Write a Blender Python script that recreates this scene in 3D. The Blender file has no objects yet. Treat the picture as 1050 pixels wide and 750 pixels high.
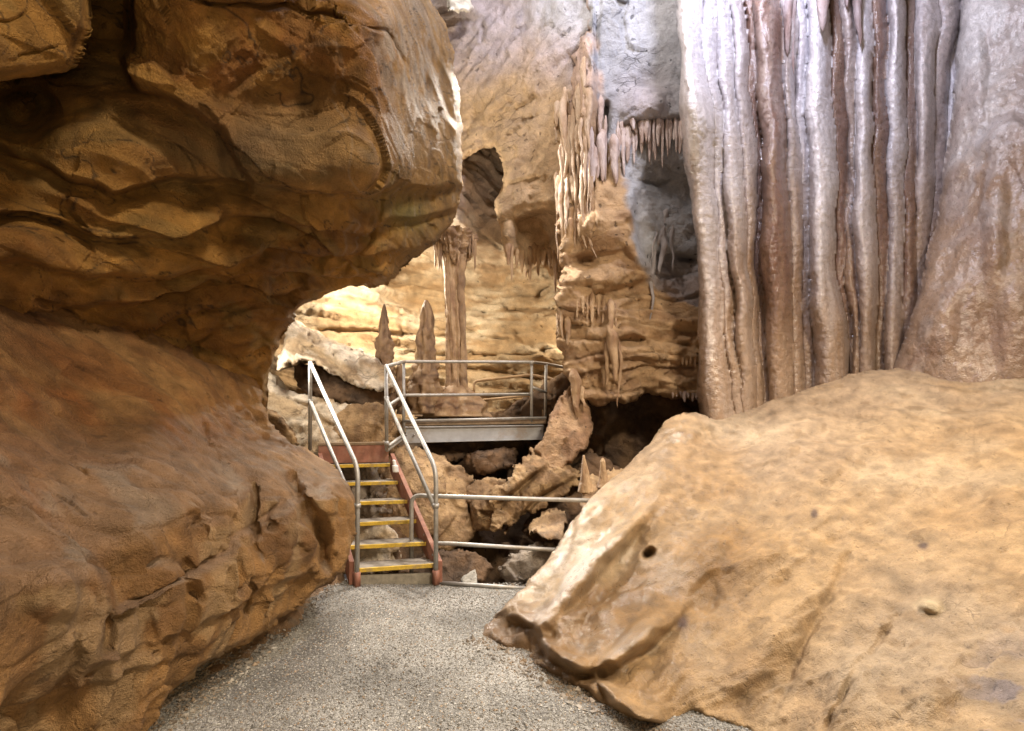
import bpy, math, random
import numpy as np

random.seed(5)
RNG = np.random.RandomState(11)
scene = bpy.context.scene
COL = scene.collection

# ------------------------------------------------------------------ camera model
F, CX, HY, EYE = 500.0, 525.0, 441.0, 1.35


def at(px, py, d):
    """point of the cave seen in direction (px, py), d metres in front of the tripod"""
    return np.array([(px - CX) / F * d, d, EYE + (HY - py) / F * d])


# ------------------------------------------------------------------ noise
PERM = RNG.permutation(256).astype(np.int64)
PERM = np.concatenate([PERM, PERM, PERM])
GRAD = RNG.normal(size=(256, 3))
GRAD /= np.linalg.norm(GRAD, axis=1)[:, None]
RND = RNG.rand(256)


def _h(i, j, k):
    return PERM[PERM[PERM[i & 255] + (j & 255)] + (k & 255)]


def perlin(P):
    P = np.asarray(P, float)
    I = np.floor(P).astype(np.int64)
    f = P - I
    u = f * f * f * (f * (f * 6 - 15) + 10)
    out = np.zeros(len(P))
    for dx in (0, 1):
        wx = u[:, 0] if dx else 1 - u[:, 0]
        for dy in (0, 1):
            wy = u[:, 1] if dy else 1 - u[:, 1]
            for dz in (0, 1):
                wz = u[:, 2] if dz else 1 - u[:, 2]
                g = GRAD[_h(I[:, 0] + dx, I[:, 1] + dy, I[:, 2] + dz)]
                dot = g[:, 0] * (f[:, 0] - dx) + g[:, 1] * (f[:, 1] - dy) + g[:, 2] * (f[:, 2] - dz)
                out += wx * wy * wz * dot
    return out * 1.6


def fbm(P, oct=4, lac=2.0, gain=0.5):
    P = np.asarray(P, float)
    a, s, t = 1.0, np.zeros(len(P)), 0
    for o in range(oct):
        s += a * perlin(P + 17.3 * o)
        P = P * lac
        a *= gain
    return s


def ridged(P, oct=4, gain=0.5):
    P = np.asarray(P, float)
    a, s = 1.0, np.zeros(len(P))
    for o in range(oct):
        s += a * (0.5 - np.abs(perlin(P + 31.7 * o)) * 1.6)
        P = P * 2.03
        a *= gain
    return s


def worley(P):
    """nearest jittered cell: (facet plane value in about -.5..5, distance to the border, random per cell)"""
    P = np.asarray(P, float)
    I = np.floor(P).astype(np.int64)
    n = len(P)
    b1 = np.full(n, 9.0)
    b2 = np.full(n, 9.0)
    fac = np.zeros(n)
    rid = np.zeros(n)
    for dx in (-1, 0, 1):
        for dy in (-1, 0, 1):
            for dz in (-1, 0, 1):
                c = I + np.array([dx, dy, dz])
                h = _h(c[:, 0], c[:, 1], c[:, 2])
                q = c + np.stack([RND[h], RND[(h + 71) & 255], RND[(h + 151) & 255]], 1)
                r = P - q
                d = np.sqrt((r * r).sum(1))
                m = d < b1
                b2 = np.where(m, b1, np.minimum(b2, d))
                b1 = np.where(m, d, b1)
                fac = np.where(m, (GRAD[h] * r).sum(1), fac)
                rid = np.where(m, RND[(h + 33) & 255], rid)
    return fac, b2 - b1, rid


def sstep(a, b, x):
    t = np.clip((x - a) / (b - a), 0, 1)
    return t * t * (3 - 2 * t)


def mix(a, b, t):
    t = np.asarray(t)[:, None]
    return np.asarray(a) * (1 - t) + np.asarray(b) * t


def layers(h, along, period=0.2, blk=0.9, seed=0, edge=0.12, seam=0.35):
    """bedded rock: every bed stands out by its own amount, broken into blocks along its length"""
    k = np.floor(h / period)
    fr = h / period - k

    def off(kk):
        hk = _h(kk.astype(np.int64) + 7 + seed, np.full(len(kk), 3 + seed, np.int64), np.full(len(kk), 9, np.int64))
        ua = along / blk + RND[hk] * 5
        b = np.floor(ua).astype(np.int64)
        tb = sstep(0.78, 1.0, ua - b)
        k5, k2 = kk.astype(np.int64) + 5 + seed, np.full(len(kk), 2 + seed, np.int64)
        return 0.55 * RND[hk] + 0.45 * (RND[_h(k5, b, k2)] * (1 - tb) + RND[_h(k5, b + 1, k2)] * tb)

    o0 = off(k)
    om, op = off(k - 1), off(k + 1)
    t1 = sstep(0, edge, fr)
    t2 = sstep(1 - edge, 1, fr)
    o = om * 0.5 * (1 - t1) + o0 * (0.5 + 0.5 * t1)
    o = np.where(fr > 0.5, o0 * (1 - 0.5 * t2) + op * 0.5 * t2, o)
    groove = np.exp(-(np.minimum(fr, 1 - fr) / 0.06) ** 2)
    return o - 0.5 - seam * groove


# ------------------------------------------------------------------ object helpers
def tag(o, label=None, cat=None, group=None, kind=None):
    if label:
        o['label'] = label
    if cat:
        o['category'] = cat
    if group:
        o['group'] = group
    if kind:
        o['kind'] = kind
    return o


def empty(name, loc, label=None, cat=None, group=None, kind=None):
    o = bpy.data.objects.new(name, None)
    COL.objects.link(o)
    o.location = loc
    o.empty_display_size = 0.2
    return tag(o, label, cat, group, kind)


def build(name, V, faces, mat, parent=None, smooth=True, col=None, quads=None):
    """link one mesh object; V in world metres, origin moved to the base of the shape"""
    V = np.asarray(V, float)
    lo, hi = V.min(0), V.max(0)
    org = np.array([(lo[0] + hi[0]) / 2, (lo[1] + hi[1]) / 2, lo[2]])
    me = bpy.data.meshes.new(name)
    L = V - org
    if quads is not None:
        # quads: (n,4) plus optional triangles in faces (m,3)
        tr = np.asarray(faces, np.int32).reshape(-1, 3) if faces is not None and len(faces) else np.zeros((0, 3), np.int32)
        q = np.asarray(quads, np.int32)
        me.vertices.add(len(L))
        me.vertices.foreach_set('co', L.astype(np.float32).ravel())
        me.loops.add(q.size + tr.size)
        me.loops.foreach_set('vertex_index', np.concatenate([q.ravel(), tr.ravel()]))
        me.polygons.add(len(q) + len(tr))
        st = np.concatenate([np.arange(len(q)) * 4, q.size + np.arange(len(tr)) * 3]).astype(np.int32)
        me.polygons.foreach_set('loop_start', st)
        me.update(calc_edges=True)
        me.validate()
    else:
        me.from_pydata([tuple(v) for v in L], [], [tuple(int(i) for i in f) for f in faces])
        me.update()
    me.polygons.foreach_set('use_smooth', np.full(len(me.polygons), smooth))
    if col is not None:
        a = me.color_attributes.new('Col', 'FLOAT_COLOR', 'POINT')
        c = np.ones((len(L), 4), np.float32)
        col = np.asarray(col)
        c[:, :3] = np.clip(col[:, :3], 0.004, 0.9)
        c[:, 3] = np.clip(col[:, 3], 0, 1) if col.shape[1] == 4 else 0.0
        a.data.foreach_set('color', c.ravel())
    me.materials.append(mat)
    o = bpy.data.objects.new(name, me)
    COL.objects.link(o)
    if parent is not None:
        o.parent = parent
        o.location = tuple(org - np.array(parent.location))
    else:
        o.location = tuple(org)
    return o


# ------------------------------------------------------------------ materials
def nodes_of(name):
    m = bpy.data.materials.new(name)
    m.use_nodes = True
    nt = m.node_tree
    b = nt.nodes['Principled BSDF']
    return m, nt, b


def rock_mat(name, rough=0.75, spec=0.3, bump=0.5, fine=60.0, coarse=14.0, mottle=0.35, wet=0.0, pit=0.0, stretch=(1, 1, 1), crack=0.0, cscale=5.0, cstretch=(1, 1, 2.2), crough=0.3):
    m, nt, b = nodes_of(name)
    N = nt.nodes.new
    Lk = nt.links.new
    tc = N('ShaderNodeTexCoord')
    mp = N('ShaderNodeMapping')
    mp.inputs['Scale'].default_value = stretch
    Lk(tc.outputs['Object'], mp.inputs[0])
    at_ = N('ShaderNodeAttribute')
    at_.attribute_name = 'Col'
    n1 = N('ShaderNodeTexNoise')
    n1.inputs['Scale'].default_value = coarse
    n1.inputs['Detail'].default_value = 7
    n1.inputs['Roughness'].default_value = 0.65
    n2 = N('ShaderNodeTexNoise')
    n2.inputs['Scale'].default_value = fine
    n2.inputs['Detail'].default_value = 5
    n2.inputs['Roughness'].default_value = 0.7
    for n in (n1, n2):
        Lk(mp.outputs[0], n.inputs['Vector'])
    # colour mottling of the stone itself
    r = N('ShaderNodeMapRange')
    r.inputs['From Min'].default_value = 0.25
    r.inputs['From Max'].default_value = 0.75
    r.inputs['To Min'].default_value = 1 - mottle
    r.inputs['To Max'].default_value = 1 + mottle
    ad = N('ShaderNodeMath')
    ad.operation = 'ADD'
    ml = N('ShaderNodeMath')
    ml.operation = 'MULTIPLY'
    ml.inputs[1].default_value = 0.5
    Lk(n1.outputs['Fac'], ad.inputs[0])
    Lk(n2.outputs['Fac'], ad.inputs[1])
    Lk(ad.outputs[0], ml.inputs[0])
    Lk(ml.outputs[0], r.inputs['Value'])
    vm = N('ShaderNodeVectorMath')
    vm.operation = 'SCALE'
    Lk(at_.outputs['Color'], vm.inputs[0])
    Lk(r.outputs[0], vm.inputs['Scale'])
    colour = vm.outputs[0]
    # bump
    h = N('ShaderNodeMath')
    h.operation = 'MULTIPLY_ADD'
    h.inputs[1].default_value = 0.95
    Lk(n2.outputs['Fac'], h.inputs[0])
    Lk(n1.outputs['Fac'], h.inputs[2])
    hh = h
    if pit > 0:
        v = N('ShaderNodeTexVoronoi')
        v.inputs['Scale'].default_value = fine * 0.9
        Lk(mp.outputs[0], v.inputs['Vector'])
        p2 = N('ShaderNodeMath')
        p2.operation = 'MULTIPLY_ADD'
        p2.inputs[1].default_value = -pit
        Lk(v.outputs['Distance'], p2.inputs[0])
        Lk(h.outputs[0], p2.inputs[2])
        hh = p2
    if crack > 0:
        # hairline fractures and little pits, only in patches
        cm = N('ShaderNodeMapping')
        cm.inputs['Scale'].default_value = cstretch
        wn = N('ShaderNodeTexNoise')
        wn.inputs['Scale'].default_value = 3.5
        wn.inputs['Detail'].default_value = 5
        Lk(tc.outputs['Object'], wn.inputs['Vector'])
        wv = N('ShaderNodeVectorMath')
        wv.operation = 'MULTIPLY_ADD'
        wv.inputs[1].default_value = (0.28, 0.28, 0.28)
        Lk(wn.outputs['Color'], wv.inputs[0])
        Lk(tc.outputs['Object'], wv.inputs[2])
        Lk(wv.outputs[0], cm.inputs[0])
        tot = None
        for sc_, wd, seed in ((cscale, 0.035, 0.0), (cscale * 2.7, 0.05, 3.7)):
            vo = N('ShaderNodeTexVoronoi')
            vo.feature = 'DISTANCE_TO_EDGE'
            vo.inputs['Scale'].default_value = sc_
            Lk(cm.outputs[0], vo.inputs['Vector'])
            m1 = N('ShaderNodeMapRange')
            m1.inputs['From Min'].default_value = 0.0
            m1.inputs['From Max'].default_value = wd
            m1.inputs['To Min'].default_value = 1.0
            m1.inputs['To Max'].default_value = 0.0
            Lk(vo.outputs['Distance'], m1.inputs['Value'])
            pn = N('ShaderNodeTexNoise')
            pn.inputs['Scale'].default_value = sc_ * 0.5
            pn.inputs['Detail'].default_value = 4
            ofs = N('ShaderNodeVectorMath')
            ofs.inputs[1].default_value = (seed, 5.1 + seed, 2.3)
            Lk(tc.outputs['Object'], ofs.inputs[0])
            Lk(ofs.outputs[0], pn.inputs['Vector'])
            m2 = N('ShaderNodeMapRange')
            m2.inputs['From Min'].default_value = 0.57
            m2.inputs['From Max'].default_value = 0.70
            Lk(pn.outputs['Fac'], m2.inputs['Value'])
            pr = N('ShaderNodeMath')
            pr.operation = 'MULTIPLY'
            Lk(m1.outputs[0], pr.inputs[0])
            Lk(m2.outputs[0], pr.inputs[1])
            if tot is None:
                tot = pr
            else:
                mxn = N('ShaderNodeMath')
                mxn.operation = 'MAXIMUM'
                Lk(tot.outputs[0], mxn.inputs[0])
                Lk(pr.outputs[0], mxn.inputs[1])
                tot = mxn
        # pits
        pv = N('ShaderNodeTexVoronoi')
        pv.inputs['Scale'].default_value = cscale * 5
        Lk(wv.outputs[0], pv.inputs['Vector'])
        sp_ = N('ShaderNodeSeparateColor')
        Lk(pv.outputs['Color'], sp_.inputs[0])
        thr = N('ShaderNodeMapRange')
        thr.inputs['From Min'].default_value = 0.78
        thr.inputs['From Max'].default_value = 1.0
        thr.inputs['To Max'].default_value = 0.36
        Lk(sp_.outputs['Red'], thr.inputs['Value'])
        df = N('ShaderNodeMath')
        df.operation = 'SUBTRACT'
        Lk(thr.outputs[0], df.inputs[0])
        Lk(pv.outputs['Distance'], df.inputs[1])
        sm = N('ShaderNodeMapRange')
        sm.inputs['From Max'].default_value = 0.12
        Lk(df.outputs[0], sm.inputs['Value'])
        mxn = N('ShaderNodeMath')
        mxn.operation = 'MAXIMUM'
        Lk(tot.outputs[0], mxn.inputs[0])
        Lk(sm.outputs[0], mxn.inputs[1])
        tot = mxn
        inv = N('ShaderNodeMapRange')
        inv.inputs['To Min'].default_value = 1.0
        inv.inputs['To Max'].default_value = 1.0 - 0.7 * crack
        Lk(tot.outputs[0], inv.inputs['Value'])
        vs = N('ShaderNodeVectorMath')
        vs.operation = 'SCALE'
        Lk(colour, vs.inputs[0])
        Lk(inv.outputs[0], vs.inputs['Scale'])
        colour = vs.outputs[0]
        h2 = N('ShaderNodeMath')
        h2.operation = 'MULTIPLY_ADD'
        h2.inputs[1].default_value = -0.7 * crack
        Lk(tot.outputs[0], h2.inputs[0])
        Lk(hh.outputs[0], h2.inputs[2])
        hh = h2
    Lk(colour, b.inputs['Base Color'])
    bp = N('ShaderNodeBump')
    bp.inputs['Strength'].default_value = bump
    bp.inputs['Distance'].default_value = 0.04
    Lk(hh.outputs[0], bp.inputs['Height'])
    Lk(bp.outputs[0], b.inputs['Normal'])
    rr = N('ShaderNodeMapRange')
    rr.inputs['From Min'].default_value = 0.3
    rr.inputs['From Max'].default_value = 0.7
    rr.inputs['To Min'].default_value = max(0.05, rough - 0.15)
    rr.inputs['To Max'].default_value = min(1, rough + 0.12)
    Lk(n1.outputs['Fac'], rr.inputs['Value'])
    wr = N('ShaderNodeMath')
    wr.operation = 'MULTIPLY_ADD'
    wr.inputs[1].default_value = -0.2
    wr.use_clamp = True
    Lk(at_.outputs['Alpha'], wr.inputs[0])
    Lk(rr.outputs[0], wr.inputs[2])
    Lk(wr.outputs[0], b.inputs['Roughness'])
    b.inputs['Specular IOR Level'].default_value = spec
    if wet > 0:
        wa = N('ShaderNodeMath')
        wa.operation = 'MULTIPLY_ADD'
        wa.use_clamp = True
        wa.inputs[1].default_value = 0.9
        wa.inputs[2].default_value = wet
        Lk(at_.outputs['Alpha'], wa.inputs[0])
        Lk(wa.outputs[0], b.inputs['Coat Weight'])
        b.inputs['Coat Roughness'].default_value = crough
        # the water film is smoother than the stone below it
        fm = N('ShaderNodeMath')
        fm.operation = 'MULTIPLY_ADD'
        fm.inputs[1].default_value = 0.45
        Lk(n1.outputs['Fac'], fm.inputs[0])
        Lk(n2.outputs['Fac'], fm.inputs[2])
        bc = N('ShaderNodeBump')
        bc.inputs['Strength'].default_value = 0.35
        bc.inputs['Distance'].default_value = 0.012
        Lk(fm.outputs[0], bc.inputs['Height'])
        Lk(bc.outputs[0], b.inputs['Coat Normal'])
    return m


def plain_mat(name, base, rough=0.5, metal=0.0, var=0.25, scale=25.0, bump=0.1, stain=None, stain_amt=0.5):
    m, nt, b = nodes_of(name)
    N = nt.nodes.new
    Lk = nt.links.new
    tc = N('ShaderNodeTexCoord')
    n1 = N('ShaderNodeTexNoise')
    n1.inputs['Scale'].default_value = scale
    n1.inputs['Detail'].default_value = 6
    n1.inputs['Roughness'].default_value = 0.65
    Lk(tc.outputs['Object'], n1.inputs['Vector'])
    cr = N('ShaderNodeValToRGB')
    lo = [c * (1 - var) for c in base] + [1]
    hi = [min(1, c * (1 + var)) for c in base] + [1]
    cr.color_ramp.elements[0].position = 0.32
    cr.color_ramp.elements[1].position = 0.68
    cr.color_ramp.elements[0].color = lo
    cr.color_ramp.elements[1].color = hi
    Lk(n1.outputs['Fac'], cr.inputs[0])
    src = cr.outputs[0]
    if stain:
        n3 = N('ShaderNodeTexNoise')
        n3.inputs['Scale'].default_value = scale * 0.35
        n3.inputs['Detail'].default_value = 8
        n3.inputs['Roughness'].default_value = 0.75
        Lk(tc.outputs['Object'], n3.inputs['Vector'])
        mr = N('ShaderNodeMapRange')
        mr.inputs['From Min'].default_value = 0.5
        mr.inputs['From Max'].default_value = 0.62
        mr.inputs['To Max'].default_value = stain_amt
        Lk(n3.outputs['Fac'], mr.inputs['Value'])
        mx = N('ShaderNodeMix')
        mx.data_type = 'RGBA'
        Lk(mr.outputs[0], mx.inputs['Factor'])
        Lk(src, mx.inputs['A'])
        mx.inputs['B'].default_value = list(stain) + [1]
        src = mx.outputs['Result']
    Lk(src, b.inputs['Base Color'])
    b.inputs['Roughness'].default_value = rough
    b.inputs['Metallic'].default_value = metal
    bp = N('ShaderNodeBump')
    bp.inputs['Strength'].default_value = bump
    bp.inputs['Distance'].default_value = 0.01
    Lk(n1.outputs['Fac'], bp.inputs['Height'])
    Lk(bp.outputs[0], b.inputs['Normal'])
    return m


M_LEFT = rock_mat('ochre_limestone', crack=0.45, cscale=3.2, rough=0.72, spec=0.3, bump=1.0, fine=105, coarse=15, mottle=0.36)
M_MOUND = rock_mat('clay_flowstone', crack=0.45, cscale=8.0, cstretch=(1, 1, 1.5), rough=0.55, spec=0.4, bump=0.72, fine=120, coarse=22, mottle=0.34, wet=0.12, crough=0.22)
M_DRAPE = rock_mat('wet_calcite', rough=0.36, spec=0.6, bump=0.6, fine=70, coarse=28, mottle=0.25, wet=0.95, pit=0.25, crough=0.2)
M_BACK = rock_mat('cream_limestone', crack=0.65, cscale=1.8, cstretch=(1, 1, 3.2), rough=0.8, spec=0.25, bump=0.9, fine=50, coarse=9, mottle=0.38)
M_GREY = rock_mat('grey_limestone', crack=0.8, cscale=2.4, cstretch=(1, 1, 2.2), rough=0.75, spec=0.3, bump=0.8, fine=40, coarse=9, mottle=0.25)
M_PIT = rock_mat('brown_breakdown_rock', crack=0.8, cscale=3.4, cstretch=(1, 1, 1.2), rough=0.75, spec=0.3, bump=0.7, fine=45, coarse=10, mottle=0.4)
M_SPEL = rock_mat('dripstone', rough=0.55, spec=0.4, bump=0.6, fine=60, coarse=22, mottle=0.3, stretch=(1, 1, 0.45))
M_GALV = plain_mat('galvanised_steel', (0.40, 0.39, 0.37), rough=0.55, metal=0.55, var=0.2, scale=18, stain=(0.30, 0.25, 0.19), stain_amt=0.5)
M_BEAM = plain_mat('grey_painted_steel', (0.36, 0.37, 0.39), rough=0.5, metal=0.1, var=0.15, scale=8, stain=(0.28, 0.22, 0.16), stain_amt=0.6)
M_RED = plain_mat('red_oxide_steel', (0.27, 0.115, 0.075), rough=0.6, var=0.3, scale=14, stain=(0.36, 0.2, 0.14), stain_amt=0.6)
M_YEL = plain_mat('yellow_nosing_paint', (0.60, 0.40, 0.045), rough=0.55, var=0.22, scale=30, stain=(0.30, 0.21, 0.1), stain_amt=0.75)
M_TREAD = plain_mat('dusty_steel_plate', (0.23, 0.2, 0.165), rough=0.7, metal=0.1, var=0.3, scale=20)
M_WOOD = plain_mat('weathered_timber', (0.24, 0.17, 0.105), rough=0.75, var=0.35, scale=12)
M_CONC = plain_mat('dirty_concrete', (0.27, 0.24, 0.19), rough=0.85, var=0.3, scale=20, bump=0.4)
M_WHITE = plain_mat('white_plastic', (0.78, 0.78, 0.76), rough=0.4, var=0.08, scale=10)
M_BROWNPIPE = plain_mat('tan_painted_pipe', (0.40, 0.27, 0.15), rough=0.6, var=0.25, scale=14)


def gravel_mats():
    m, nt, b = nodes_of('gravel_bed')
    N = nt.nodes.new
    Lk = nt.links.new
    tc = N('ShaderNodeTexCoord')
    v = N('ShaderNodeTexVoronoi')
    v.inputs['Scale'].default_value = 120
    Lk(tc.outputs['Object'], v.inputs['Vector'])
    v2 = N('ShaderNodeTexNoise')
    v2.inputs['Scale'].default_value = 2.5
    v2.inputs['Detail'].default_value = 5
    Lk(tc.outputs['Object'], v2.inputs['Vector'])
    sp = N('ShaderNodeSeparateColor')
    Lk(v.outputs['Color'], sp.inputs[0])
    cr = N('ShaderNodeValToRGB')
    e = cr.color_ramp.elements
    e[0].color = (0.2, 0.188, 0.168, 1)
    e[1].color = (0.52, 0.5, 0.46, 1)
    e.new(0.5).color = (0.34, 0.322, 0.29, 1)
    Lk(sp.outputs['Red'], cr.inputs[0])
    dk = N('ShaderNodeMapRange')
    dk.inputs['From Min'].default_value = 0.35
    dk.inputs['From Max'].default_value = 0.65
    dk.inputs['To Min'].default_value = 0.55
    dk.inputs['To Max'].default_value = 1.0
    Lk(v2.outputs['Fac'], dk.inputs['Value'])
    vs = N('ShaderNodeVectorMath')
    vs.operation = 'SCALE'
    Lk(cr.outputs[0], vs.inputs[0])
    Lk(dk.outputs[0], vs.inputs['Scale'])
    Lk(vs.outputs[0], b.inputs['Base Color'])
    bp = N('ShaderNodeBump')
    bp.inputs['Strength'].default_value = 0.8
    bp.inputs['Distance'].default_value = 0.012
    bp.invert = True
    Lk(v.outputs['Distance'], bp.inputs['Height'])
    Lk(bp.outputs[0], b.inputs['Normal'])
    b.inputs['Roughness'].default_value = 0.85
    return m


M_GRAVEL = gravel_mats()
M_PEBBLE = rock_mat('gravel_chips', rough=0.8, spec=0.3, bump=0.3, fine=200, coarse=60, mottle=0.2)


# ------------------------------------------------------------------ sculpted rock
def tps(ctrl, px, py, reg=1e-3):
    C = np.asarray(ctrl, float)
    S = 200.0
    X = C[:, :2] / S
    n = len(C)

    def U(r2):
        return 0.5 * r2 * np.log(r2 + 1e-9)

    D = ((X[:, None] - X[None]) ** 2).sum(2)
    A = np.zeros((n + 3, n + 3))
    A[:n, :n] = U(D) + reg * np.eye(n)
    A[:n, n] = 1
    A[:n, n + 1:] = X
    A[n, :n] = 1
    A[n + 1:, :n] = X.T
    b = np.concatenate([C[:, 2], np.zeros(3)])
    w = np.linalg.solve(A, b)
    Q = np.stack([px, py], 1) / S
    out = w[n] + Q @ w[n + 1:]
    for i in range(n):
        out += w[i] * U(((Q - X[i]) ** 2).sum(1))
    return out


def line_dist(poly, px, py, closed=False):
    """distance, side (+ below a line drawn left to right), arc position, nearest point"""
    P = np.asarray(poly, float)
    if closed:
        P = np.vstack([P, P[:1]])
    best = np.full(len(px), 1e9)
    side = np.zeros(len(px))
    arc = np.zeros(len(px))
    nx = np.zeros(len(px))
    ny = np.zeros(len(px))
    acc = 0.0
    for (x0, y0), (x1, y1) in zip(P[:-1], P[1:]):
        dx, dy = x1 - x0, y1 - y0
        L2 = dx * dx + dy * dy + 1e-9
        t = np.clip(((px - x0) * dx + (py - y0) * dy) / L2, 0, 1)
        qx, qy = x0 + t * dx, y0 + t * dy
        d = np.hypot(px - qx, py - qy)
        m = d < best
        best = np.where(m, d, best)
        side = np.where(m, np.sign(dx * (py - y0) - dy * (px - x0)), side)
        arc = np.where(m, acc + t * math.sqrt(L2), arc)
        nx = np.where(m, qx, nx)
        ny = np.where(m, qy, ny)
        acc += math.sqrt(L2)
    return best, side, arc, acc, nx, ny


def inside(poly, px, py):
    P = np.asarray(poly, float)
    c = np.zeros(len(px), bool)
    j = len(P) - 1
    for i in range(len(P)):
        xi, yi = P[i]
        xj, yj = P[j]
        cond = ((yi > py) != (yj > py)) & (px < (xj - xi) * (py - yi) / (yj - yi + 1e-12) + xi)
        c ^= cond
        j = i
    return c


def relief(name, outline, ctrl, mat, disp, color, parent=None, s=2.0, warp=(3, 25), rnd=(12, 0.15), steps=(), cracks=(),
           bumps=(), shape=None, thick=0.8, wig=(4.0, 34.0), split=None, names=None):
    O = np.asarray(outline, float)
    x0, y0 = O.min(0) - 3 * s
    x1, y1 = O.max(0) + 3 * s
    nx, ny = int((x1 - x0) / s) + 1, int((y1 - y0) / s) + 1
    gx, gy = np.meshgrid(x0 + np.arange(nx) * s, y0 + np.arange(ny) * s)
    px, py = gx.ravel().copy(), gy.ravel().copy()
    seed = (sum(map(ord, name)) % 97) * 3.1
    z0 = np.full(len(px), seed)
    # ragged outline
    wa, ws = warp
    wx = px + wa * fbm(np.stack([px / ws, py / ws, z0], 1), 3)
    wy = py + wa * fbm(np.stack([px / ws, py / ws, z0 + 40], 1), 3)
    dist, _, _, _, qx, qy = line_dist(O, wx, wy, closed=True)
    sd = np.where(inside(O, wx, wy), dist, -dist)
    keep = sd > -0.75 * s
    snap = np.abs(sd) < 0.75 * s
    sx = np.where(snap, (qx - wx), 0)
    sy = np.where(snap, (qy - wy), 0)
    px = px + np.clip(sx, -s, s)
    py = py + np.clip(sy, -s, s)
    sd = np.where(snap, 0, np.maximum(sd, 0))
    d = tps(ctrl, px, py)
    d_base = d.copy()
    # wiggle the sculpting lines a little so that they look broken, not drawn
    ga, gs = wig
    ux = px + ga * fbm(np.stack([px / gs, py / gs, z0 + 11], 1), 2, 2.0, 0.35)
    uy = py + ga * fbm(np.stack([px / gs, py / gs, z0 + 71], 1), 2, 2.0, 0.35)
    for st in steps:
        poly, amt, fall = st[:3]
        sharp = max(1.5 * (st[3] if len(st) > 3 else 2.5), min(9.0, 26 * abs(amt)))
        dd, side, arc, L, _, _ = line_dist(poly, ux, uy)
        q = dd * side
        tp = min(25.0, L * 0.3)
        end = sstep(0, 1, np.minimum(arc, L - arc) / tp)
        d = d + amt * sstep(-sharp, sharp, q) * np.exp(-np.maximum(q, 0) / fall) * end
    for cr in cracks:
        poly, w, amt = cr
        dd, side, arc, L, _, _ = line_dist(poly, ux, uy)
        tp = min(20.0, L * 0.3)
        end = sstep(0, 1, np.minimum(arc, L - arc) / tp)
        d = d + amt * np.exp(-(dd / w) ** 2) * end
    for bx, by, rx, ry, rot, amt in bumps:
        c, sn = math.cos(math.radians(rot)), math.sin(math.radians(rot))
        ax = ((ux - bx) * c + (uy - by) * sn) / rx
        ay = (-(ux - bx) * sn + (uy - by) * c) / ry
        r2 = ax * ax + ay * ay
        d = d - amt * np.clip(1 - r2, 0, 1) ** 2 * (1 + 0.6 * r2)
    extra = None
    if shape is not None:
        d, extra = shape(px, py, d)
    R, A = rnd
    e = np.clip(1 - sd / R, 0, 1)
    d = d + A * (1 - np.sqrt(np.maximum(0, 1 - e * e)))
    P = np.stack([(px - CX) / F * d, d, EYE + (HY - py) / F * d], 1)

    def normals(P):
        G = P.reshape(ny, nx, 3)
        n = np.cross(np.gradient(G, axis=0), np.gradient(G, axis=1)).reshape(-1, 3)
        n /= np.linalg.norm(n, axis=1)[:, None] + 1e-12
        ray = P - np.array([0, 0, EYE])
        flip = (n * ray).sum(1) > 0
        n[flip] *= -1
        return n

    Nn = normals(P)
    idx = np.where(keep)[0]
    dv = np.zeros(len(P))
    dv[idx] = disp(P[idx], Nn[idx], px[idx], py[idx])
    PB = np.stack([(px - CX) / F * d_base, d_base, EYE + (HY - py) / F * d_base], 1)
    NB = normals(PB) if shape is None else Nn
    ray = P - np.array([0, 0, EYE])
    ray /= np.linalg.norm(ray, axis=1)[:, None]
    NB = NB - 0.5 * ray
    NB /= np.linalg.norm(NB, axis=1)[:, None]
    fa = np.abs((Nn * ray).sum(1)).reshape(ny, nx)
    for _ in range(3):                      # calmer noise on walls that are seen edge-on
        fp = np.pad(fa, 1, mode='edge')
        fa = (fp[:-2, 1:-1] + fp[2:, 1:-1] + fp[1:-1, :-2] + fp[1:-1, 2:] + fp[1:-1, 1:-1]) / 5
    P = P + NB * (dv * np.clip((fa.ravel() * 2.3) ** 1.5, 0.05, 1.0))[:, None]
    colr = np.zeros((len(P), 4))
    cv = color(P[idx], Nn[idx], px[idx], py[idx]) if extra is None else color(P[idx], Nn[idx], px[idx], py[idx], extra[idx])
    colr[idx, :cv.shape[1]] = cv
    k = keep.reshape(ny, nx)
    q_ok = k[:-1, :-1] & k[1:, :-1] & k[1:, 1:] & k[:-1, 1:]
    ii, jj = np.where(q_ok)
    a = ii * nx + jj
    Q = np.stack([a, a + nx, a + nx + 1, a + 1], 1)
    groups = [(name, Q)]
    if split is not None:
        lab = extra[Q[:, 0]].astype(int)
        groups = [(names[g] if names else name, Q[lab == g]) for g in np.unique(lab)]
    out = []
    cam = np.array([0, 0, EYE])
    for gname, q in groups:
        used = np.unique(q)
        remap = np.full(len(P), -1, np.int64)
        remap[used] = np.arange(len(used))
        V, C, q = P[used], colr[used], remap[q]
        # close the rock behind: a ragged flank and a back
        E = np.concatenate([q[:, [0, 1]], q[:, [1, 2]], q[:, [2, 3]], q[:, [3, 0]]])
        Es = np.sort(E, 1)
        key = Es[:, 0] * len(V) + Es[:, 1]
        _, inv, cnt = np.unique(key, return_inverse=True, return_counts=True)
        B = E[cnt[inv] == 1]
        bv = np.unique(B)
        cen = V.mean(0)
        rings = [bv]
        allV, allC = [V], [C]
        base = V[bv]
        ray = base - cam
        ray /= np.linalg.norm(ray, axis=1)[:, None]
        nV = len(V)
        quads = [q]
        m0 = np.full(nV, -1, np.int64)
        m0[bv] = bv
        prev = m0
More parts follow.
